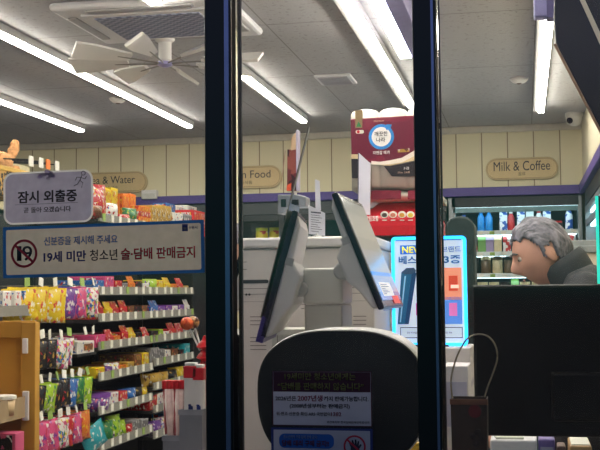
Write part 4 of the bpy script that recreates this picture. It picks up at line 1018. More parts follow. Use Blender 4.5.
MB().prism([q(384.5, 127), q(387, 124.5), q(392, 124.8), q(390.5, 128.5), q(387, 130.5)], yf-.0022, yf-.0012).build('leaf', ringb, tp)
lettering('깨끗한', 13*s, 4.6*s, M('ink_blackish', (40, 40, 48), .5), tp, (rc[0]-.2*s, yf-.0022, rc[1]+2.9*s), bold=.01)
lettering('나라', 8.8*s, 4.6*s, M('ink_blackish'), tp, (rc[0]-.6*s, yf-.0022, rc[1]-2.9*s), bold=.01)
pw = q(381.5, 152.8); lettering('자연감 메가', 16.5*s, 3.4*s, M('letter_white'), tp, (pw[0], yf-.0012, pw[1]), bold=.012)
pw = q(379, 121.3); lettering('PREMIUM', 9.5*s, 1.3*s, M('letter_gold', (214, 176, 150), .5), tp, (pw[0], yf-.0012, pw[1]))
pw = q(406.5, 168.3); lettering('3겹', 5*s, 2.6*s, M('letter_white'), tp, (pw[0], yf-.0012, pw[1]))
pw = q(404, 172.5); lettering('35m 24롤', 12*s, 2*s, M('letter_gold'), tp, (pw[0], yf-.0012, pw[1]))
MB().prism([q(355.5, 110.5), q(362.5, 110.2), q(362.5, 128), q(355.5, 128.2)], yf-.002, yf+.01).build('badge', M('badge_bronze', (128, 108, 74), .4), tp)
MB().prism([q(356.5, 127), q(359, 121.5), q(361.8, 127)], yf-.003, yf-.002).build('badge_leaf', PLN['green'], tp)
MB().prism(rrect(8*s, 3.4*s, 1.6*s, 4, *q(360, 132)), yf-.001, yf).build('seal', tag_white, tp)
disc(1.5, yf-.0015, yf-.001, *q(358.5, 132)).build('seal_dot', PLN['red'], tp)
MB().prism([q(398, 149.8), q(409.5, 148.4), q(409.5, 152), q(398, 152.6)], yf-.0015, yf).build('flower_band', PRN['gold'], tp)
tp2, W2, H2, c2 = tissue_pack('tissue pack lying flat under the maroon one, purple print on its edge', 357, 440, 190, 204, YSt-.02, .32, zt2+.001, 0)
def q2(px, py): p = onY(px, py, YSt-.02); return (p.x-c2, p.z-zt2-.001)
for x0, x1, y0_, y1_, mt in ((371, 401, 190.5, 199, maroon), (408, 439, 190.5, 199, maroon), (358, 366, 191, 200, PRN['orange'])):
    MB().prism([q2(x0, y0_), q2(x1, y0_-.3), q2(x1, y1_), q2(x0, y1_+.5)], -.003, .012).build('edge_print', mt, tp2)

# tall white board beside the tissue pack
YB2 = 3.50
f_ = onY(364, 214, YB2); zbd = zt2-.047; t_ = thing('white_board_card', 'tall narrow white board standing on the bun steamer against the maroon tissue pack', 'card', (f_.x, YB2, zbd))
def lb(px, py): p = onY(px, py, YB2); return (p.x-f_.x, max(.0, p.z-zbd))
board_w = M('board_white', (214, 214, 230), .4, var=.02)
MB().prism([lb(359, 153), lb(370.5, 163.5), lb(370, 215), lb(358.5, 214)], 0, .006).build('board', board_w, t_)
MB().prism([lb(358, 153), lb(359, 153), lb(358.5, 214), lb(357.6, 214)], -.002, .02).build('edge', M('board_edge', (96, 96, 112), .4), t_)

# ------------------------------------------------------------------ glowing tobacco advert
YLb = 2.95
lc, lw, lh = rect(392, 237, 467, 345, YLb)
zc_ = zlb; lz = lambda py: onY(430, py, YLb).z-zc_
lh = lz(236.5)
t_ = thing('advert_lightbox', 'glowing cyan-edged advert with blue slim devices, behind the second window bar', 'lightbox', (lc.x, YLb, zc_))
MB().prism(rrect(lw, lh, .012, 6, 0, lh/2), -.006, .02).build('housing', M('lightbox_black', (20, 26, 40), .35), t_)
cy = M('cyan_led', (60, 200, 250), .4, emit=(36, 170, 255), es=2.6)
o_, i_ = rrect(lw, lh, .012, 6, 0, lh/2), rrect(lw*.915, lh*.942, .006, 6, 0, lh/2)
n = len(o_); vs = [(x, y, z) for y in (-.011, -.0062) for L_ in (o_, i_) for x, z in L_]; fs = []
for k in range(n):
    k2 = (k+1) % n
    fs += [(k, k2, n+k2, n+k), (2*n+k, 3*n+k, 3*n+k2, 2*n+k2), (k, 2*n+k, 2*n+k2, k2), (n+k, n+k2, 3*n+k2, 3*n+k)]
MB().add(vs, fs).build('cyan_edge', cy, t_)
def lit(name, c=None, es=.55): return M(name, c, .5, var=.01, emit=c, es=es)
po = MB().box(-lw*.455, lw*.455, -.0075, -.006, lh*.03, lh*.97).build('poster', lit('poster_white', (206, 220, 240)), t_)
X = lambda px: onY(px, 290, YLb).x-lc.x
def panel(nm, x0, x1, y0_, y1_, mt, dy=.0006): return MB().box(X(x0), X(x1), -.0075-dy, -.0075, lz(y1_), lz(y0_)).build(nm, mt, po)
panel('grey_border', 396, 462.5, 239.5, 240.6, lit('poster_grey', (70, 84, 110), .3))
panel('title_band', 401, 428, 245, 254, lit('title_blue', (30, 110, 220)))
panel('orange_panel', 417, 462, 268, 300, lit('poster_orange', (240, 150, 120)))
panel('blue_panel', 417, 462, 297, 324, lit('poster_sky', (86, 140, 226)))
panel('pack_orange', 449, 458, 276, 291, lit('pack_red', (206, 72, 48)), .0012); panel('pack_caption', 451, 459, 285, 288.5, lit('poster_cream', (250, 220, 200)), .0016)
panel('pack_purple', 416, 420, 303, 315, lit('pack_purple', (190, 60, 150)), .0012); panel('pack_lilac', 449, 457, 303, 316, lit('pack_lilac', (220, 120, 190)), .0012)
panel('caption_box', 400, 462, 327, 338, lit('caption_edge', (60, 70, 84), .3)); panel('caption_paper', 400.7, 461.3, 327.8, 337.2, lit('caption_white', (196, 210, 228)), .001)
s = pxw(YLb); ly = -.0088
lettering('NEW', 20*s, 6.2*s, lit('new_yellow', (250, 236, 60), .8), po, (X(413.5), -.0084, lz(249.6)), bold=.02)
lettering('브랜드', 18*s, 5.5*s, lit('poster_ink', (34, 104, 168), .3), po, (X(452), ly, lz(249.5)), bold=.01)
lettering('베스트', 26*s, 7.8*s, lit('poster_ink'), po, (X(413), ly, lz(259.8)), bold=.03)
lettering('3종', 16*s, 7.8*s, lit('poster_ink'), po, (X(453), ly, lz(259.8)), bold=.03)
for px in (424, 446): lettering('전자담배 전용', 22*s, 1.8*s, lit('caption_edge'), po, (X(px-6), ly-.0002, lz(332.5)))
# two slim devices pictured on the poster
for nm, p4, cc in (('device_body', [(402, 272), (413, 269.5), (404.5, 324), (397.5, 324)], (28, 92, 132)), ('device_side', [(413, 269.5), (417, 273), (408.5, 324), (404.5, 324)], (16, 60, 104)),
                   ('device_gleam', [(405, 276), (406.6, 275.6), (400.8, 322), (399.6, 322)], (140, 190, 220)), ('device_tip', [(402, 272), (407, 267.8), (414.5, 267.5), (417, 271), (412.5, 274), (405, 274)], (52, 74, 104))):
    MB().prism([(X(x), lz(y)) for x, y in p4], -.0092 if nm in ('device_gleam', 'device_tip') else -.0084, -.0075).build(nm, lit('lit_'+nm, cc, .45), po)
MB().box(-lw*.25, lw*.25, -.03, .05, .0, .004).build('foot', M('lightbox_black'), t_)

# dark green covered thing behind the advert
YGn = 4.45
f0 = onY(461, 300, YGn)
t_ = thing('covered_machine', 'dark green covered machine behind the glowing advert, beside the open cooler', 'machine', (f0.x, YGn+.12, ZCTR-1))
gm = M('dark_green_cover', (14, 34, 38), .7, var=.15, bump=.2)
hh = onY(461, 216, YGn).z
w0 = onY(475, 230, YGn).x-f0.x
MB().box(-w0*.93, w0*.93, -.1, .1, 0, hh-.07).build('body', gm, t_, bevel=.01)
MB().prism(rrect(w0*1.94, .16, .05, 6, 0, hh-.08), -.105, .105).build('hood', gm, t_, bevel=.008)
for k in range(6): MB().box(w0*.5, w0*.935, -.103, -.1, hh-.30-k*.028, hh-.288-k*.028).build('vent_slit', black_plastic, t_)
# ------------------------------------------------------------------ round black display at the window
YRd = 1.82
c = onY(340, 392, YRd); s = pxw(YRd)
def sup(hw, hh, e=2.55, n=72, low=1.0):
    pts = []
    for k in range(n):
        a = 2*math.pi*k/n; ca_, sa_ = math.cos(a), math.sin(a)
        pts.append((hw*math.copysign(abs(ca_)**(2/e), ca_), hh*math.copysign(abs(sa_)**(2/e), sa_)*(low if sa_ < 0 else 1)))
    return pts
t_ = thing('round_display', 'big rounded black display with a white rim, just inside the window behind the two notices', 'display', (c.x, YRd, ZCTR))
zc1 = c.z-ZCTR
MB().prism([(x, z+zc1) for x, z in sup(83*s, 61*s, low=1.25)], .004, .10).build('rear_shell', M('display_shell', (222, 222, 222), .35, var=.02), t_, bevel=.008, seg=3)
MB().prism([(x, z+zc1) for x, z in sup(82*s, 60*s, low=1.25)], -.004, .006).build('face', M('display_face_black', (20, 24, 30), .35, var=.04, spec=.4), t_, bevel=.004)
for px, py in ((337, 335.5), (263, 412)):
    p = onY(px, py, YRd)
    MB().lathe([(.0022, 0), (.0022, .001)], 12, Matrix.Translation((p.x-c.x, -.0045, p.z-ZCTR)) @ Matrix.Rotation(math.pi/2, 4, 'X')).build('sensor', black_plastic, t_)
MB().lathe([(.085, 0), (.085, .012), (.03, .02), (.026, max(.05, zc1-74*s+.02))], 28, Matrix.Translation((0, .055, 0))).build('stand', M('display_shell'), t_, smooth=False)

# ------------------------------------------------------------------ black monitor seen from behind
YMo = 2.08
xl, ztm, zbm = onY(473, 350, YMo).x, onY(520, 285, YMo).z, onY(520, 438, YMo).z
t_ = thing('monitor', 'wide black monitor seen from behind, hiding the man below the shoulders', 'monitor', (xl+.24, YMo+.02, ZCTR))
mbk = M('monitor_black', (7, 7, 9), .5, var=.15, spec=.3)
MB().box(-.24, .24, 0, .035, zbm-ZCTR, ztm-ZCTR).build('rear_cover', mbk, t_, bevel=.006)
MB().box(-.241, .241, .035, .045, zbm-ZCTR-.001, ztm-ZCTR+.001).build('bezel', M('monitor_bezel', (24, 24, 27), .4), t_, bevel=.002)
MB().box(-.232, .232, .045, .0465, zbm-ZCTR+.01, ztm-ZCTR-.008).build('screen', M('monitor_screen', (40, 70, 90), .2, emit=(60, 110, 140), es=.5), t_)
MB().box(-.10, .10, -.018, 0, zbm-ZCTR+.03, zbm-ZCTR+.12).build('port_bulge', mbk, t_, bevel=.006)
for x0, x1, mt in ((.02, .05, 0), (.09, .13, 1)): MB().box(x0, x1, -.0012, 0, zbm-ZCTR+.016+.012*mt, zbm-ZCTR+.03+.012*mt).build('sticker', M('sticker_grey', (38, 44, 48), .5), t_)
MB().box(.10, .16, .01, .03, .01, zbm-ZCTR+.04).build('stand_neck', mbk, t_, bevel=.003)
MB().box(.03, .23, -.06, .11, 0, .012).build('stand_foot', mbk, t_, bevel=.004)
for y0_, y1_, py in ((0, 0, 0),):
    MB().tube([(.02, -.005, zbm-ZCTR+.06), (.035, -.02, zbm-ZCTR-.02), (.05, .0, .12), (.06, .05, .004)], .005).build('cable', black_plastic, t_)

# cyan edged second lightbox, nearly all outside the frame
x = onY(598, 240, 2.75).x; zb = onY(598, 288, 2.75).z
t_ = thing('cyan_lightbox', 'cyan glowing edge of a second lightbox, cut by the frame beside the man', 'lightbox', (x+.1, 2.76, ZCTR))
MB().box(-.1, .1, -.01, .02, zb-ZCTR-.1, onY(598, 196, 2.75).z-ZCTR).build('housing', M('lightbox_black'), t_)
MB().box(-.104, -.097, -.014, -.008, zb-ZCTR-.1, onY(598, 196, 2.75).z-ZCTR).build('cyan_edge', M('turquoise_led', (60, 220, 200), .4, emit=(40, 225, 200), es=.8), t_)
MB().box(-.09, .09, -.012, -.01, zb-ZCTR-.09, onY(598, 196, 2.75).z-ZCTR-.01).build('poster', lit('poster_sky'), t_)
MB().box(-.02, .02, 0, .015, 0.005, zb-ZCTR-.05).build('pole', black_metal, t_)
MB().box(-.08, .08, -.05, .06, 0, .01).build('foot', black_metal, t_)

# pale cabinet corner behind the man
a = onY(575, 246, 4.9); zc2 = a.z
t_ = thing('steel_counter', 'pale steel topped cabinet behind the man, against the side wall', 'cabinet', ((a.x+XR-.01)/2, 5.1, 0))
hw = (XR-.012-a.x)/2
xw = onY(543, 246, 5.6).x
MB().box(-hw, hw, -.2, .25, 0, zc2-.03).build('body', M('cabinet_beige', (196, 186, 168), .5, var=.02), t_, bevel=.004)
MB().box(-hw-.02, hw, -.22, .26, zc2-.03, zc2).build('steel_top', steel, t_, bevel=.003)
b_ = onY(545, 246, 5.75)
t_ = thing('steel_counter', 'pale steel topped cabinet under the open cooler bottles, left of the side wall', 'cabinet', ((b_.x+XR-.015)/2, 5.75, 0))
hw = (XR-.02-b_.x)/2; zz = onY(560, 243, 5.75).z
t_['label'] = 'longer steel topped cabinet between the man and the drinks cooler'
MB().box(-hw, hw, -.28, .25, 0, zz-.04).build('body', M('cabinet_beige'), t_, bevel=.004)
MB().box(-hw-.005, hw, -.29, .255, zz-.04, zz).build('steel_top', steel, t_, bevel=.003)

# paper carrier with a wire handle
YPl = 1.86
x0, x1 = onY(452, 420, YPl).x, onY(488, 420, YPl).x; c = (x0+x1)/2; hw = (x1-x0)/2
zt3 = onY(470, 398, YPl).z-ZCTR
t_ = thing('paper_carrier', 'narrow brown paper carrier with a wire handle before the black monitor', 'bag', (c, YPl, ZCTR))
bagm = M('carrier_brown', (64, 50, 44), .7, var=.12, scale=20, bump=.2)
MB().add([(-hw*.86, -.035, 0), (hw*.86, -.035, 0), (hw*.86, .035, 0), (-hw*.86, .035, 0), (-hw, -.03, zt3), (hw, -.03, zt3), (hw, .03, zt3), (-hw, .03, zt3),
          (-hw+.002, -.028, zt3), (hw-.002, -.028, zt3), (hw-.002, .028, zt3), (-hw+.002, .028, zt3), (-hw*.84, -.032, .004), (hw*.84, -.032, .004), (hw*.84, .032, .004), (-hw*.84, .032, .004)],
         [(0, 3, 2, 1), (0, 1, 5, 4), (1, 2, 6, 5), (2, 3, 7, 6), (3, 0, 4, 7), (4, 5, 9, 8), (5, 6, 10, 9), (6, 7, 11, 10), (7, 4, 8, 11), (8, 9, 13, 12), (9, 10, 14, 13), (10, 11, 15, 14), (11, 8, 12, 15), (12, 13, 14, 15)]).build('bag', bagm, t_)
MB().box(-hw-.001, hw+.001, -.0315, -.0295, zt3-.008, zt3+.001).build('rim_band', M('carrier_rim', (128, 84, 62), .6), t_)
hp = [onY(x, y, YPl) for x, y in ((450.5, 398), (451, 380), (455, 362), (461, 348), (468, 338), (476, 334.5), (485, 335), (492, 340), (496.5, 349), (497, 360), (493, 373), (488, 386), (484.5, 397))]
from mathutils import geometry
def smooth_path(pts, k=4):
    out = []
    for i in range(len(pts)-1):
        p0, p1, p2, p3 = pts[max(i-1, 0)], pts[i], pts[i+1], pts[min(i+2, len(pts)-1)]
        for j in range(k):
            u = j/k
            out.append(.5*((2*p1)+(p2-p0)*u+(2*p0-5*p1+4*p2-p3)*u*u+(3*p1-p0-3*p2+p3)*u**3))
    return out+[pts[-1]]
hp = [p-Vector((c, YPl-.0, ZCTR)) for p in hp]; hp[0].x = max(hp[0].x, -hw+.001)
MB().tube(smooth_path(hp), .0016, 6).build('wire_handle', M('wire_pale', (170, 160, 140), .35, metal=.5), t_)
p = onY(475, 411, YPl-.03)
MB().lathe([(.0105, 0), (.0105, .002)], 20, Matrix.Translation((p.x-c, -.0345, p.z-ZCTR)) @ Matrix.Rotation(math.pi/2, 4, 'X')).build('red_seal', M('seal_red', (104, 22, 34), .6), t_)
for k, (px, py, r_) in enumerate(((478, 432, .006), (473, 436, .005), (481, 438, .005), (476, 443, .006))):
    p = onY(px, py, YPl-.03)
    MB().ball((p.x-c, -.0335, p.z-ZCTR), (r_, .001, r_), 8).build('printed_flower', M('flower_dark', (44, 34, 32), .7), t_)

# things on the counter under the monitor
def lowbox(name, label, cat, px0, px1, py, Y, dpt, mat, extra=None):
    x0, x1 = onY(px0, py, Y).x, onY(px1, py, Y).x; c = (x0+x1)/2; h_ = onY((px0+px1)/2, py, Y).z-ZCTR
    t_ = thing(name, label, cat, (c, Y+dpt/2, ZCTR)); w_ = (x1-x0)/2
    MB().box(-w_, w_, -dpt/2, dpt/2, 0, h_).build('body', mat, t_, bevel=.004)
    return t_, w_, h_
t_, w_, h_ = lowbox('paper_parcel', 'white paper wrapped parcel on the counter under the black monitor', 'parcel', 490, 537, 440, 2.28, .16, M('parcel_white', (226, 224, 228), .6, var=.04, bump=.3))
MB().box(-w_*.9, w_*.3, -.07, .06, h_, h_+.004).build('folded_sheet', tag_white, t_, rot=(0, 0, .1))
MB().box(-w_*.7, -w_*.2, -.081, -.079, h_*.7, h_*.9).build('red_print', PR('parcel_print', [((226, 224, 228), 3), ((190, 90, 80), 1), ((120, 120, 140), 1)], 50), t_)
t_, w_, h_ = lowbox('purple_packet', 'pale purple packet beside the white parcel under the black monitor', 'packet', 538.5, 555, 439, 2.30, .10, M('packet_purple', (120, 104, 168), .5, var=.12))
MB().box(-w_*.8, w_*.8, -.0505, -.0495, h_*.55, h_*.92).build('label_panel', M('label_lilac'), t_)
t_, w_, h_ = lowbox('wooden_tray', 'small light wooden tray at the corner under the monitor', 'tray', 570, 592, 446, 2.30, .14, M('wood_light', (176, 140, 92), .5, var=.15, scale=12))
MB().box(-w_*.85, w_*.85, -.06, .06, h_, h_+.002).build('liner', tag_white, t_)
t_, w_, h_ = lowbox('brown_packet', 'small dark packet between the purple packet and the wooden tray', 'packet', 557, 566, 446, 2.26, .06, M('packet_brown', (90, 66, 58), .5))

# ------------------------------------------------------------------ sweets at the counter end
def tub_(px0, px1, py, Y, dpt, label):
    x0, x1 = onY(px0, py, Y).x, onY(px1, py, Y).x; c = (x0+x1)/2; h_ = onY((px0+px1)/2, py, Y).z-ZCTR; w_ = (x1-x0)/2
    t_ = thing('holder', label, 'holder', (c, Y, ZCTR), group=None)
    hm = M('holder_grey', (122, 122, 132), .45)
    MB().box(-w_, w_, -dpt/2, -dpt/2+.004, 0, h_).box(-w_, w_, dpt/2-.004, dpt/2, 0, h_).box(-w_, -w_+.004, -dpt/2+.004, dpt/2-.004, 0, h_).box(w_-.004, w_, -dpt/2+.004, dpt/2-.004, 0, h_).box(-w_+.004, w_-.004, -dpt/2+.004, dpt/2-.004, 0, .006).build('cup', hm, t_)
    MB().box(-w_-.002, w_+.002, -dpt/2-.002, -dpt/2+.0, h_-.012, h_).build('lip', M('holder_lip', (140, 140, 150), .4), t_)
    return Vector((c, Y, ZCTR)), w_, h_
YH = 2.5
c1, w1, h1 = tub_(167, 184, 434, YH, .06, 'low grey holder of red capped sweet tubes')
cap_red = M('cap_red', (206, 30, 44), .3); tube_m = M('tube_pale', (204, 176, 170), .25, var=.15, scale=60)
tube_c = PR('tube_filling', [((206, 182, 176), 5), ((150, 70, 74), 1), ((216, 204, 196), 4)], 60, .25, (3, 3, .3))
for i, (px, lean) in enumerate(((168.5, -.035), (171, -.012), (173.5, .0), (176, .006), (178.5, .012), (181, .02))):
    p = onY(px, 436, YH+(-.012 if i % 2 else .012)); top = onY(px, 381-(i % 2), YH).z
    L = top-ZCTR-.008
    t_ = thing('sweet_tube', 'clear sweet tube with red cap, %s from the snack rack in the low grey holder' % ORD[i], 'sweet tube', (p.x-lean*.1, YH+(-.014 if i % 2 else .014), ZCTR+.007), group='red capped tubes in the holder', rot=(0, R(lean*100*1.2)*.6, 0))
    MB().lathe([(.0065, 0), (.0065, L-.016)], 12).build('tube', tube_m if i % 3 else tube_c, t_, smooth=True)
    MB().lathe([(.0075, L-.018), (.0075, L), (.005, L+.002)], 12).build('cap', cap_red, t_)
c2, w2, h2 = tub_(184.5, 207, 408, YH, .08, 'taller grey holder of white and red sweet packs beside the window bar')
whitepack = M('pack_white', (228, 222, 220), .35)
for i, (x0, x1, yt) in enumerate(((180.5, 192.5, 362), (196, 206, 364))):
    xx0, xx1 = onY(x0, 380, YH+.0).x, onY(x1, 380, YH).x; zt4 = onY(190, yt, YH).z
    zb4 = ZCTR+.008
    ww = (xx1-xx0)/2
    cxp = max((xx0+xx1)/2, c2.x-w2+.006+ww)
    t_ = thing('sweet_pack', 'tall white and red sweet pack in the taller holder, %s' % ('beside the red capped tubes' if i == 0 else 'half behind the window bar'), 'sweet pack', (cxp, YH-.012, zb4), group='sweet packs in the tall holder')
    h_ = zt4-zb4
    MB().box(-ww, ww, -.012, .012, 0, h_-.035).build('pack', whitepack, t_, bevel=.003)
    MB().box(-ww-.001, ww+.001, -.013, .013, h_-.036, h_-.008).build('red_band', cap_red, t_, bevel=.002)
    MB().box(-ww*.9, ww*.9, -.011, .011, h_-.008, h_).build('cap', whitepack, t_, bevel=.002)
    sw = pxw(YH)
    for j, (hz_, hh_, mt) in enumerate(((.62, .10, PR('pack_letters', [((228, 222, 220), 2), ((200, 40, 60), 2), ((40, 50, 120), 1)], 60)), (.34, .26, M('pack_navy', (50, 56, 110), .4)))):
        MB().box(-ww*.6, ww*(.5 if j == 0 else -.1), -.0136, -.0118, h_*hz_, h_*(hz_+hh_)).build('front_print', mt, t_)
# red tiered stand with two lollipops
YL = 2.62
p = onY(203, 380, YL)
t_ = thing('lollipop_stand', 'red tiered lollipop stand half behind the window bar', 'stand', (p.x, YL+.03, ZCTR))
z_ = lambda py: onY(203, py, YL).z-ZCTR
pr = [(.05, 0), (.05, .02), (.018, .04), (.018, z_(412))]
for y in (408, 395, 382, 372, 361, 350):
    r_ = .034 if y > 365 else .026
    pr += [(.014, z_(y)), (r_, z_(y-2.5)), (r_*.8, z_(y-6)), (.016, z_(y-8))]
pr += [(.012, z_(341)), (.008, z_(336))]
MB().lathe(pr, 10).build('tiers', M('stand_red', (196, 20, 34), .35), t_)
for i, (px, py, ex, ey, cc, nm) in enumerate(((187, 323.5, 197.5, 345, (216, 92, 44), 'orange'), (193, 322.5, 200, 344, (156, 108, 60), 'brown striped'))):
    a, b_ = onY(px, py, YL+.01+.02*i), onY(ex, ey, YL+.02)
    t_ = thing('lollipop', '%s ball lollipop leaning out of the red stand' % nm, 'lollipop', (b_.x, b_.y, b_.z))
    d = a-b_; MB().tube([-d*.25, d*.9], .0026).build('stick', white_plastic, t_)
    MB().tube([d*.42, d*.62], .005).build('wrapper_twist', clear, t_)
    mm = PR('candy_'+nm.replace(' ', '_'), [(cc, 4), (tuple(min(255, int(v*1.25)) for v in cc), 2), ((96, 60, 40) if i else (200, 60, 30), 2)], 90, .25)
    MB().ball(d, .0165, 18).build('candy', mm, t_, smooth=True)

# ------------------------------------------------------------------ notices on the glass
YN = YG+.0235
def flat(mb, outer, y, inner=None):
    """one sheet of paper: a face, or a band between two outlines of the same count"""
    n = len(outer)
    if inner is None: return mb.add([(x, y, z) for x, z in outer], [tuple(range(n))])
    return mb.add([(x, y, z) for x, z in outer]+[(x, y, z) for x, z in inner], [(k, (k+1) % n, n+(k+1) % n, n+k) for k in range(n)])
def notice(name, label, x0, x1, y0, y1, tilt, mat, r, edge, inw, inh, ri, cat='notice'):
    c, w_, h_ = rect(x0, y0, x1, y1, YN)
    t_ = thing(name, label, cat, c, rot=(0, -tilt, 0))
    o_, i_ = rrect(w_, h_, r, 6), rrect(w_*inw, h_*inh, ri, 6)
    flat(MB(), o_, -.0012, i_).build('border', edge, t_)
    flat(MB(), i_, -.0012).build('sheet', mat, t_)
    global sN; sN = w_/(x1-x0)
    return t_, w_, h_
sN = pxw(YN)
lav = M('notice_lavender', (160, 157, 176), .6, var=.08, scale=60, trans=.7); lav_edge = M('notice_edge', (225, 224, 222), .5, trans=.7)
t_, w_, h_ = notice('away_notice', 'grey lavender rounded notice with dark Korean writing saying the keeper is out', 3.5, 93, 171, 223.5, .012, lav, .016, lav_edge, .955, .93, .013)
nk = M('notice_ink', (40, 38, 44), .6)
lettering('잠시 외출중', 59*sN, 11.5*sN, nk, t_, (-.5*sN, -.0019, .8*sN), bold=.022)
lettering('곧 돌아 오겠습니다', 47*sN, 5.2*sN, nk, t_, (-.5*sN, -.0019, -11.5*sN), bold=.01)
MB().box(-33*sN, 30*sN, -.002, -.0018, -6.2*sN, -5.9*sN).build('rule', nk, t_)
# small running figure drawn in line
for pts in ([(34, 19), (32, 14.5), (29.5, 11)], [(32, 14.5), (35, 12), (33.5, 7.5)], [(29.5, 11), (26, 9.5)], [(33.2, 17), (29, 17.5), (27.5, 14.5)], [(33.2, 17), (37, 15.5), (38.5, 18)]):
    MB().tube([(x*sN, -.0019, z*sN) for x, z in pts], .0006, 6).build('running_figure', M('notice_ink_soft', (90, 88, 98), .6), t_)
MB().lathe([(2.2*sN, 0), (2.2*sN, .0004), (1.6*sN, .0004), (1.6*sN, 0)], 16, Matrix.Translation((35.5*sN, -.0018, 21*sN)) @ Matrix.Rotation(math.pi/2, 4, 'X'), cap=False).build('running_figure', M('notice_ink_soft'), t_)
for k, (x, z, r_) in enumerate(((-4, 21, 3), (0, 23, 3.4), (4, 21.5, 3), (-8, 19.5, 2.4), (1, 18, 2.6), (6, 19, 2))):
    flat(MB(), [(x*sN+r_*sN*(1+.25*math.sin(3*a_+k))*math.cos(a_), z*sN+r_*sN*.8*(1+.25*math.cos(2*a_+k))*math.sin(a_)) for a_ in [2*math.pi*j/14 for j in range(14)]], -.0014-.0001*k).build('flower_print', M('flower_'+('violet' if k % 2 else 'grey'), (150, 140, 170) if k % 2 else (160, 156, 170), .7, trans=.85), t_)

paperg = M('notice_paper', (174, 168, 158), .6, var=.06, scale=60, trans=.7)
bluef = M('notice_blue_frame', (34, 88, 148), .5, trans=.5)
t_, w_, h_ = notice('age_notice', 'long blue framed notice with a red nineteen sign against selling to minors', 1.5, 202.5, 223.5, 275.5, .014, paperg, .0015, bluef, .968, .88, .003)
# frame band all round in blue, paper inside
ink_b = M('ink_navy', (40, 48, 112), .6); ink_s = M('ink_steel', (70, 104, 160), .6); ink_r = M('ink_red', (172, 28, 52), .6); ink_k = M('ink_dark', (46, 46, 52), .6)
yy = -.0019
MB().lathe([(13.6*sN, 0), (13.6*sN, .0004), (11.2*sN, .0004), (11.2*sN, 0)], 36, Matrix.Translation((-78.5*sN, -.0018, -1.5*sN)) @ Matrix.Rotation(math.pi/2, 4, 'X'), cap=False).build('red_ring', ink_r, t_)
lettering('1', 4.5*sN, 14*sN, ink_k, t_, (-83.5*sN, yy, -1.3*sN), bold=.02)
lettering('9', 10*sN, 14*sN, ink_k, t_, (-75.2*sN, yy, -1.3*sN), bold=.008)
a_ = R(-42); u = Vector((math.cos(a_), math.sin(a_))); v = Vector((-u.y, u.x))*1.2
MB().prism([((-78.5+u.x*k1*12.4+v.x*k2)*sN, (-1.5+u.y*k1*12.4+v.y*k2)*sN) for k1, k2 in ((-1, -1), (1, -1), (1, 1), (-1, 1))], -.0028, -.0024).build('red_slash', ink_r, t_)
lettering('신분증을 제시해 주세요', 74*sN, 8.2*sN, ink_s, t_, (-21*sN, yy, 9.5*sN), bold=.012)
lettering('19세 미만', 43*sN, 10.5*sN, ink_b, t_, (-37*sN, yy, -5.5*sN), bold=.022)
lettering('청소년', 27.5*sN, 10.5*sN, ink_k, t_, (2*sN, yy, -5.2*sN), bold=.008)
lettering('술·담배 판매금지', 72.5*sN, 11*sN, ink_r, t_, (55.5*sN, yy, -5*sN), bold=.024)
MB().box(79.5*sN, 85*sN, -.002, -.0018, 14.5*sN, 21*sN).build('crest', ink_b, t_)
MB().box(81*sN, 83.5*sN, -.0022, -.002, 16*sN, 18*sN).build('crest_mark', paperg, t_)
lettering('수원시', 8.5*sN, 3*sN, ink_b, t_, (90*sN, yy, 17.5*sN), bold=.01)

np_ = M('notice_plain_paper', (176, 176, 194), .6, var=.03, trans=.35); mar = M('notice_maroon', (70, 10, 34), .55); 
t_, w_, h_ = notice('tobacco_notice', 'small white notice with a maroon heading, upper of the two before the round display', 272, 371.5, 371, 426, .0, np_, .001, mar, .98, .97, .0005)
flat(MB(), [(-w_*.488, h_*.12), (w_*.488, h_*.12), (w_*.488, h_*.483), (-w_*.488, h_*.483)], -.0014).build('heading_band', mar, t_)
yg = M('ink_ochre', (120, 110, 52), .6)
lettering('19세미만 청소년에게는', 71*sN, 7.2*sN, yg, t_, (-1.5*sN, yy, 21.5*sN), bold=.02)
lettering('“담배를 판매하지 않습니다”', 86*sN, 7.4*sN, yg, t_, (-1*sN, yy, 11.8*sN), bold=.02)
dk = M('ink_black', (30, 30, 50), .6)
lettering('2026년은', 21*sN, 4.8*sN, dk, t_, (-36*sN, yy, .0*sN), bold=.02)
lettering('2007년생', 25*sN, 6*sN, M('ink_crimson', (120, 26, 60), .6), t_, (-11.5*sN, yy, .3*sN), bold=.02)
lettering('까지 판매가능합니다.', 44*sN, 4.8*sN, dk, t_, (24.5*sN, yy, .0*sN), bold=.02)
lettering('(2008년생부터는 판매금지)', 60*sN, 5.2*sN, dk, t_, (-2*sN, yy, -7.5*sN), bold=.02)
lettering('위·변조 신분증 확인 ARS 국번없이', 54*sN, 3.8*sN, dk, t_, (-18.5*sN, yy, -15*sN), bold=.01)
lettering('1382', 10*sN, 3.8*sN, M('ink_crimson'), t_, (14.5*sN, yy, -15*sN), bold=.01)
lettering('보건복지부 한국담배판매인회중앙회', 42*sN, 2.4*sN, dk, t_, (26*sN, yy, -22.7*sN), bold=.0)
navyf = M('notice_navy_frame', (28, 40, 110), .5)
t_, w_, h_ = notice('tobacco_notice', 'small navy framed notice with a crossed hand, lower of the two before the round display', 271, 372.5, 428, 482, .0, np_, .001, navyf, .95, .92, .0005)
MB().prism(rrect(55*sN, 14*sN, 5.5*sN, 6, -15*sN, 13.5*sN), -.0021, -.0016).build('blue_band', M('notice_band_blue', (30, 84, 160), .5), t_)
lettering('청소년에게 주류·담배 판매 금지!', 34*sN, 3.4*sN, M('ink_pale', (120, 134, 170), .6), t_, (-21*sN, -.0022, 17.5*sN), bold=.01)
lettering('담배 대리 구매 금지!!', 47*sN, 6*sN, M('ink_wine', (84, 24, 50), .6), t_, (-16*sN, -.0022, 11.3*sN), bold=.025)
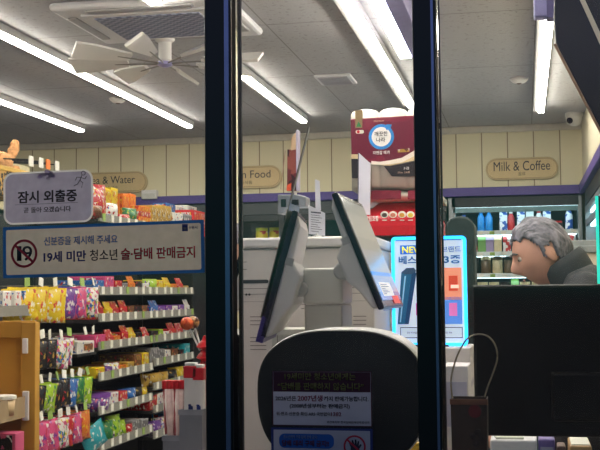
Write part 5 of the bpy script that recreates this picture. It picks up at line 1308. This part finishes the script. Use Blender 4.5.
ic = (33*sN, 9*sN)
MB().lathe([(11*sN, 0), (11*sN, .0004), (9.2*sN, .0004), (9.2*sN, 0)], 32, Matrix.Translation((ic[0], -.0018, ic[1])) @ Matrix.Rotation(math.pi/2, 4, 'X'), cap=False).build('red_ring', ink_r, t_)
hand = [(-4, -6.5), (4, -6.5), (4.6, -2), (7, 1.5), (5.8, 2.6), (4, .6), (4.6, 5), (3.2, 5.4), (2.2, 1.6), (1.8, 6.8), (.2, 6.9), (0, 2), (-1.6, 6.4), (-3, 6), (-2.2, 1.2), (-4.6, 4.2), (-5.6, 3.2), (-3.8, -.6)]
MB().prism([(ic[0]+x*sN, ic[1]+z*sN) for x, z in hand], -.0021, -.0017).build('hand_mark', dk, t_)
MB().prism([(ic[0]+(u.x*k1*9.8+v.x*k2)*sN, ic[1]+(u.y*k1*9.8+v.y*k2)*sN) for k1, k2 in ((-1, -.8), (1, -.8), (1, .8), (-1, .8))], -.0025, -.0022).build('red_slash', ink_r, t_)
lettering('적발시 처벌받습니다', 60*sN, 4*sN, dk, t_, (-10*sN, yy, -8*sN), bold=.01)
# ------------------------------------------------------------------ the man at the till
YPn = 3.35
skin_m = M('skin_tone', (210, 160, 140), .5, var=.06, scale=25)
jk = M('jacket_black', (30, 31, 38), .75, var=.2, scale=40, bump=.15); tr = M('trousers_grey', (52, 54, 62), .8); shoe = M('shoe_black', (22, 22, 24), .5)
m, t, b = newmat('grey_hair'); hair_m = m; b.inputs['Roughness'].default_value = .6
g_ = t.nodes.new('ShaderNodeTexCoord'); mp = t.nodes.new('ShaderNodeMapping'); mp.inputs['Scale'].default_value = (28, 110, 28)
nz = t.nodes.new('ShaderNodeTexNoise'); nz.inputs['Scale'].default_value = 1.2; nz.inputs['Detail'].default_value = 5
rp_ = t.nodes.new('ShaderNodeValToRGB'); rp_.color_ramp.elements[0].position = .32; rp_.color_ramp.elements[1].position = .68
rp_.color_ramp.elements[0].color = (*lin((44, 43, 52)), 1); rp_.color_ramp.elements[1].color = (*lin((146, 143, 156)), 1)
t.links.new(g_.outputs['Object'], mp.inputs[0]); t.links.new(mp.outputs[0], nz.inputs['Vector']); t.links.new(nz.outputs[0], rp_.inputs[0]); t.links.new(rp_.outputs[0], b.inputs['Base Color'])
bp = t.nodes.new('ShaderNodeBump'); bp.inputs['Strength'].default_value = .5; bp.inputs['Distance'].default_value = .004; t.links.new(nz.outputs[0], bp.inputs['Height']); t.links.new(bp.outputs[0], b.inputs['Normal'])
man = thing('person', 'grey haired man in a black jacket, head bowed, behind the black monitor', 'person', (.2, YPn, 0))
OX = .2
def sk(joints, edges, sub=2):
    """grow a skinned chain and return its finished mesh"""
    o = skin('tmp', [(x-OX, y, z, r) for x, y, z, r in joints], edges, skin_m, None, sub)
    dg = bpy.context.evaluated_depsgraph_get(); dg.update()
    me = bpy.data.meshes.new_from_object(o.evaluated_get(dg)); bpy.data.objects.remove(o); return me
def from_meshes(name, meshes, mat, extra=None, smooth=True):
    bm = bmesh.new()
    for me in meshes: bm.from_mesh(me)
    if extra: extra(bm)
    me = bpy.data.meshes.new(name); bm.to_mesh(me); bm.free()
    for p in me.polygons: p.use_smooth = smooth; p.material_index = 0
    me.materials.clear(); me.materials.append(mat)
    o = bpy.data.objects.new(name, me); COL.objects.link(o); o.parent = man; return o
# head in its own frame: -x is the face, z up
HC = Vector((.052-OX, 0, 1.612)); HM = Matrix.Translation(HC) @ Matrix.Rotation(R(-24), 4, 'Y') @ Matrix.Rotation(R(8), 4, 'Z') @ Matrix.Scale(.89, 4)
def gs(v, c, s): return math.exp(-((v-c)/s)**2)
def headpt(d, grow=0):
    x, y, z = d
    ax = .098 if x > 0 else .094
    p = Vector((x*ax, y*.076, z*.118))
    if p.z < 0:                     # jaw narrows, back of the skull tucks in to the nape
        k = -p.z/.118
        p.y *= 1-.30*k*k; p.x *= (1-.34*k) if x > 0 else (1-.10*k)
    f = max(0, -x)
    zz = p.z; yy_ = p.y
    n = f**4*gs(yy_, 0, .013)
    p.x -= .026*n*gs(zz, -.022, .020)+.012*n*gs(zz, .002, .02)      # nose
    p.x -= .006*f**3*gs(zz, .032, .012)*gs(abs(yy_), .028, .025)       # brow
    p.x += .010*f**4*gs(zz, .012, .013)*gs(abs(yy_), .031, .014)       # eye sockets
    p.x -= .006*f**4*gs(zz, -.062, .009)*gs(yy_, 0, .024)              # lips
    p.x += .003*f**4*gs(zz, -.063, .003)*gs(yy_, 0, .02)               # mouth line
    p.x -= .010*f**3*gs(zz, -.100, .018)*gs(yy_, 0, .03)               # chin
    p.x -= .004*f*gs(zz, -.02, .02)*gs(abs(yy_), .045, .02)           # cheek
    if grow: p += Vector((x, y, z))*grow
    return p
def headgrid(n, h, grow=0, keep=None):
    vs, fs = [], []
    for i in range(h+1):
        t = math.pi*i/h
        for k in range(n):
            a = 2*math.pi*k/n; vs.append(headpt((math.sin(t)*math.cos(a), math.sin(t)*math.sin(a), math.cos(t)), grow))
    for i in range(h):
        for k in range(n):
            q = (i*n+k, (i+1)*n+k, (i+1)*n+(k+1) % n, i*n+(k+1) % n)
            if keep and not all(keep(vs[j]) for j in q): continue
            fs.append(q)
    return vs, fs
def head_extra(bm):
    vs, fs = headgrid(64, 48)
    vv = [bm.verts.new(HM @ v) for v in vs]
    for f in fs:
        try: bm.faces.new([vv[i] for i in f])
        except ValueError: pass
    for s in (-1, 1):               # ears
        mb = MB().ball((0, 0, 0), (.018, .008, .032), 14)
        mb.ball((.004, 0, -.004), (.009, .0095, .018), 10)
        M4 = HM @ Matrix.Translation((.012, s*.077, -.012)) @ Matrix.Rotation(R(s*-18), 4, 'Z') @ Matrix.Rotation(R(-10), 4, 'Y')
        base = len(bm.verts); mp_ = {}
        for v in mb.bm.verts: mp_[v] = bm.verts.new(M4 @ v.co)
        for f in mb.bm.faces: bm.faces.new([mp_[v] for v in f.verts])
        mb.bm.free()
    bmesh.ops.remove_doubles(bm, verts=bm.verts, dist=.0002)
    bmesh.ops.recalc_face_normals(bm, faces=bm.faces)
trunk = sk([(.2, 0, .95, .085), (.2, 0, 1.15, .075), (.19, 0, 1.32, .08), (.175, 0, 1.455, .06), (.125, 0, 1.53, .058), (.085, 0, 1.585, .054), (.06, 0, 1.63, .05),
            (.175, -.13, 1.465, .045), (.165, -.205, 1.39, .04), (.04, -.238, 1.19, .032), (-.115, -.15, 1.062, .028), (.175, .13, 1.465, .045), (.165, .205, 1.39, .04), (.04, .238, 1.19, .032), (-.115, .15, 1.062, .028),
            (.2, -.09, .88, .06), (.18, -.1, .5, .05), (.21, -.1, .1, .042), (.2, .09, .88, .06), (.18, .1, .5, .05), (.21, .1, .1, .042)],
           [(0, 1), (1, 2), (2, 3), (3, 4), (4, 5), (5, 6), (3, 7), (7, 8), (8, 9), (9, 10), (3, 11), (11, 12), (12, 13), (13, 14), (0, 15), (15, 16), (16, 17), (0, 18), (18, 19), (19, 20)])
hands = []
for s in (-1, 1):
    w0 = (-.112, s*.15, 1.06)
    hands.append(sk([(*w0, .024), (-.15, s*.148, 1.034, .026), (-.185, s*.145, 1.022, .025)], [(0, 1), (1, 2)]))
    for k, (dy, L) in enumerate(((-.030, .062), (-.010, .072), (.010, .068), (.028, .052))):
        y = s*(.146-dy); hands.append(sk([(-.17, y, 1.024, .010), (-.205, y-s*dy*.12, 1.027, .0095), (-.205-L*.55, y-s*dy*.25, 1.019, .0088), (-.205-L, y-s*dy*.3, 1.009, .0075)], [(0, 1), (1, 2), (2, 3)]))
    hands.append(sk([(-.145, s*.13, 1.03, .012), (-.165, s*.108, 1.022, .0105), (-.188, s*.094, 1.015, .0095), (-.21, s*.088, 1.010, .008)], [(0, 1), (1, 2), (2, 3)]))
from_meshes('body', [trunk]+hands, skin_m, head_extra)
for s in (-1, 1):
    MB().ball((0, 0, 0), .0115, 14, HM @ Matrix.Translation((-.0755, s*.030, .010))).build('eye', M('eye_white', (214, 206, 200), .25), man, smooth=True)
    MB().ball((0, 0, 0), (.003, .0055, .0055), 12, HM @ Matrix.Translation((-.0855, s*.031, .008))).build('iris', M('iris_dark', (40, 28, 24), .2), man, smooth=True)
    MB().tube([HM @ Vector((-.083, s*.046, .028)), HM @ Vector((-.094, s*.033, .034)), HM @ Vector((-.0985, s*.016, .031))], [.002, .0042, .003], 6).build('eyebrow', M('brow_grey', (96, 88, 90), .8), man, smooth=True)
MB().ball((0, 0, 0), (.005, .020, .004), 12, HM @ Matrix.Translation((-.0945, 0, -.0605))).build('lips', M('lip_tone', (168, 104, 94), .5), man, smooth=True)
def hairkeep(p):
    x, y, z = p
    j = .006*math.sin(x*230+z*90)+.004*math.sin(y*310+x*70)
    if x < -.045: return z > .066+(-.045-x)*.2+j
    if x < -.018: return z > .030+(-.018-x)*1.3+j
    if x < .006: return z > -.022+j
    if x < .03: return z > .016-(x-.006)*.4+j
    return z > -.07+j
vs, fs = headgrid(96, 72, .009, hairkeep)
used = sorted({i for f in fs for i in f}); mp_ = {o: i for i, o in enumerate(used)}
rnd = random.Random(3)
ho = MB().add([HM @ (vs[i]*(1+.02*math.sin(vs[i].x*95+vs[i].z*60)+rnd.uniform(-.012, .012))) for i in used], [tuple(mp_[i] for i in f) for f in fs])
bmesh.ops.remove_doubles(ho.bm, verts=ho.bm.verts, dist=.0003)
ho = ho.build('hair', hair_m, man, smooth=True)
so = ho.modifiers.new('s', 'SOLIDIFY'); so.thickness = .012; so.offset = -1
jm = sk([(.2, 0, .90, .15), (.2, 0, 1.12, .145), (.185, 0, 1.32, .15), (.19, 0, 1.485, .115), (.155, 0, 1.55, .075),
         (.18, -.145, 1.495, .09), (.17, -.215, 1.40, .07), (.04, -.24, 1.19, .058), (-.095, -.155, 1.072, .044), (.18, .145, 1.495, .09), (.17, .215, 1.40, .07), (.04, .24, 1.19, .058), (-.095, .155, 1.072, .044)],
        [(0, 1), (1, 2), (2, 3), (3, 4), (3, 5), (5, 6), (6, 7), (7, 8), (3, 9), (9, 10), (10, 11), (11, 12)])
jo = from_meshes('jacket', [jm], jk)
# stand-up collar, open at the throat
cv, cf = [], []
n = 26
for lay, (ro, z_) in enumerate(((.080, -.05), (.076, .0), (.068, .024), (.063, .025), (.068, .0), (.072, -.05))):
    for k in range(n+1):
        a_ = R(-140+280*k/n)
        v = Vector((ro*math.cos(a_)*1.0, ro*math.sin(a_)*1.02, z_+.012*math.cos(a_)))
        v = Matrix.Rotation(R(-24), 4, 'Y') @ v
        cv.append(v+Vector((.115-OX, 0, 1.57)))
for l in range(5):
    for k in range(n): cf.append((l*(n+1)+k, l*(n+1)+k+1, (l+1)*(n+1)+k+1, (l+1)*(n+1)+k))
MB().add(cv, cf).build('collar', M('collar_black', (36, 37, 44), .7, var=.15), jo, smooth=True)
tm = sk([(.2, 0, .95, .128), (.2, -.09, .87, .105), (.18, -.1, .5, .08), (.21, -.1, .08, .062), (.2, .09, .87, .105), (.18, .1, .5, .08), (.21, .1, .08, .062)], [(0, 1), (1, 2), (2, 3), (0, 4), (4, 5), (5, 6)])
from_meshes('trousers', [tm], tr)
for s in (-1, 1):
    pts = [(.06, .02), (.045, .045), (-.03, .06), (-.12, .05), (-.17, .035), (-.19, .012), (-.19, 0), (.06, 0)]
    MB().prism(pts, -.042, .042, Matrix.Translation((.045, s*.1, 0))).build('shoe', shoe, man, bevel=.012, seg=3)
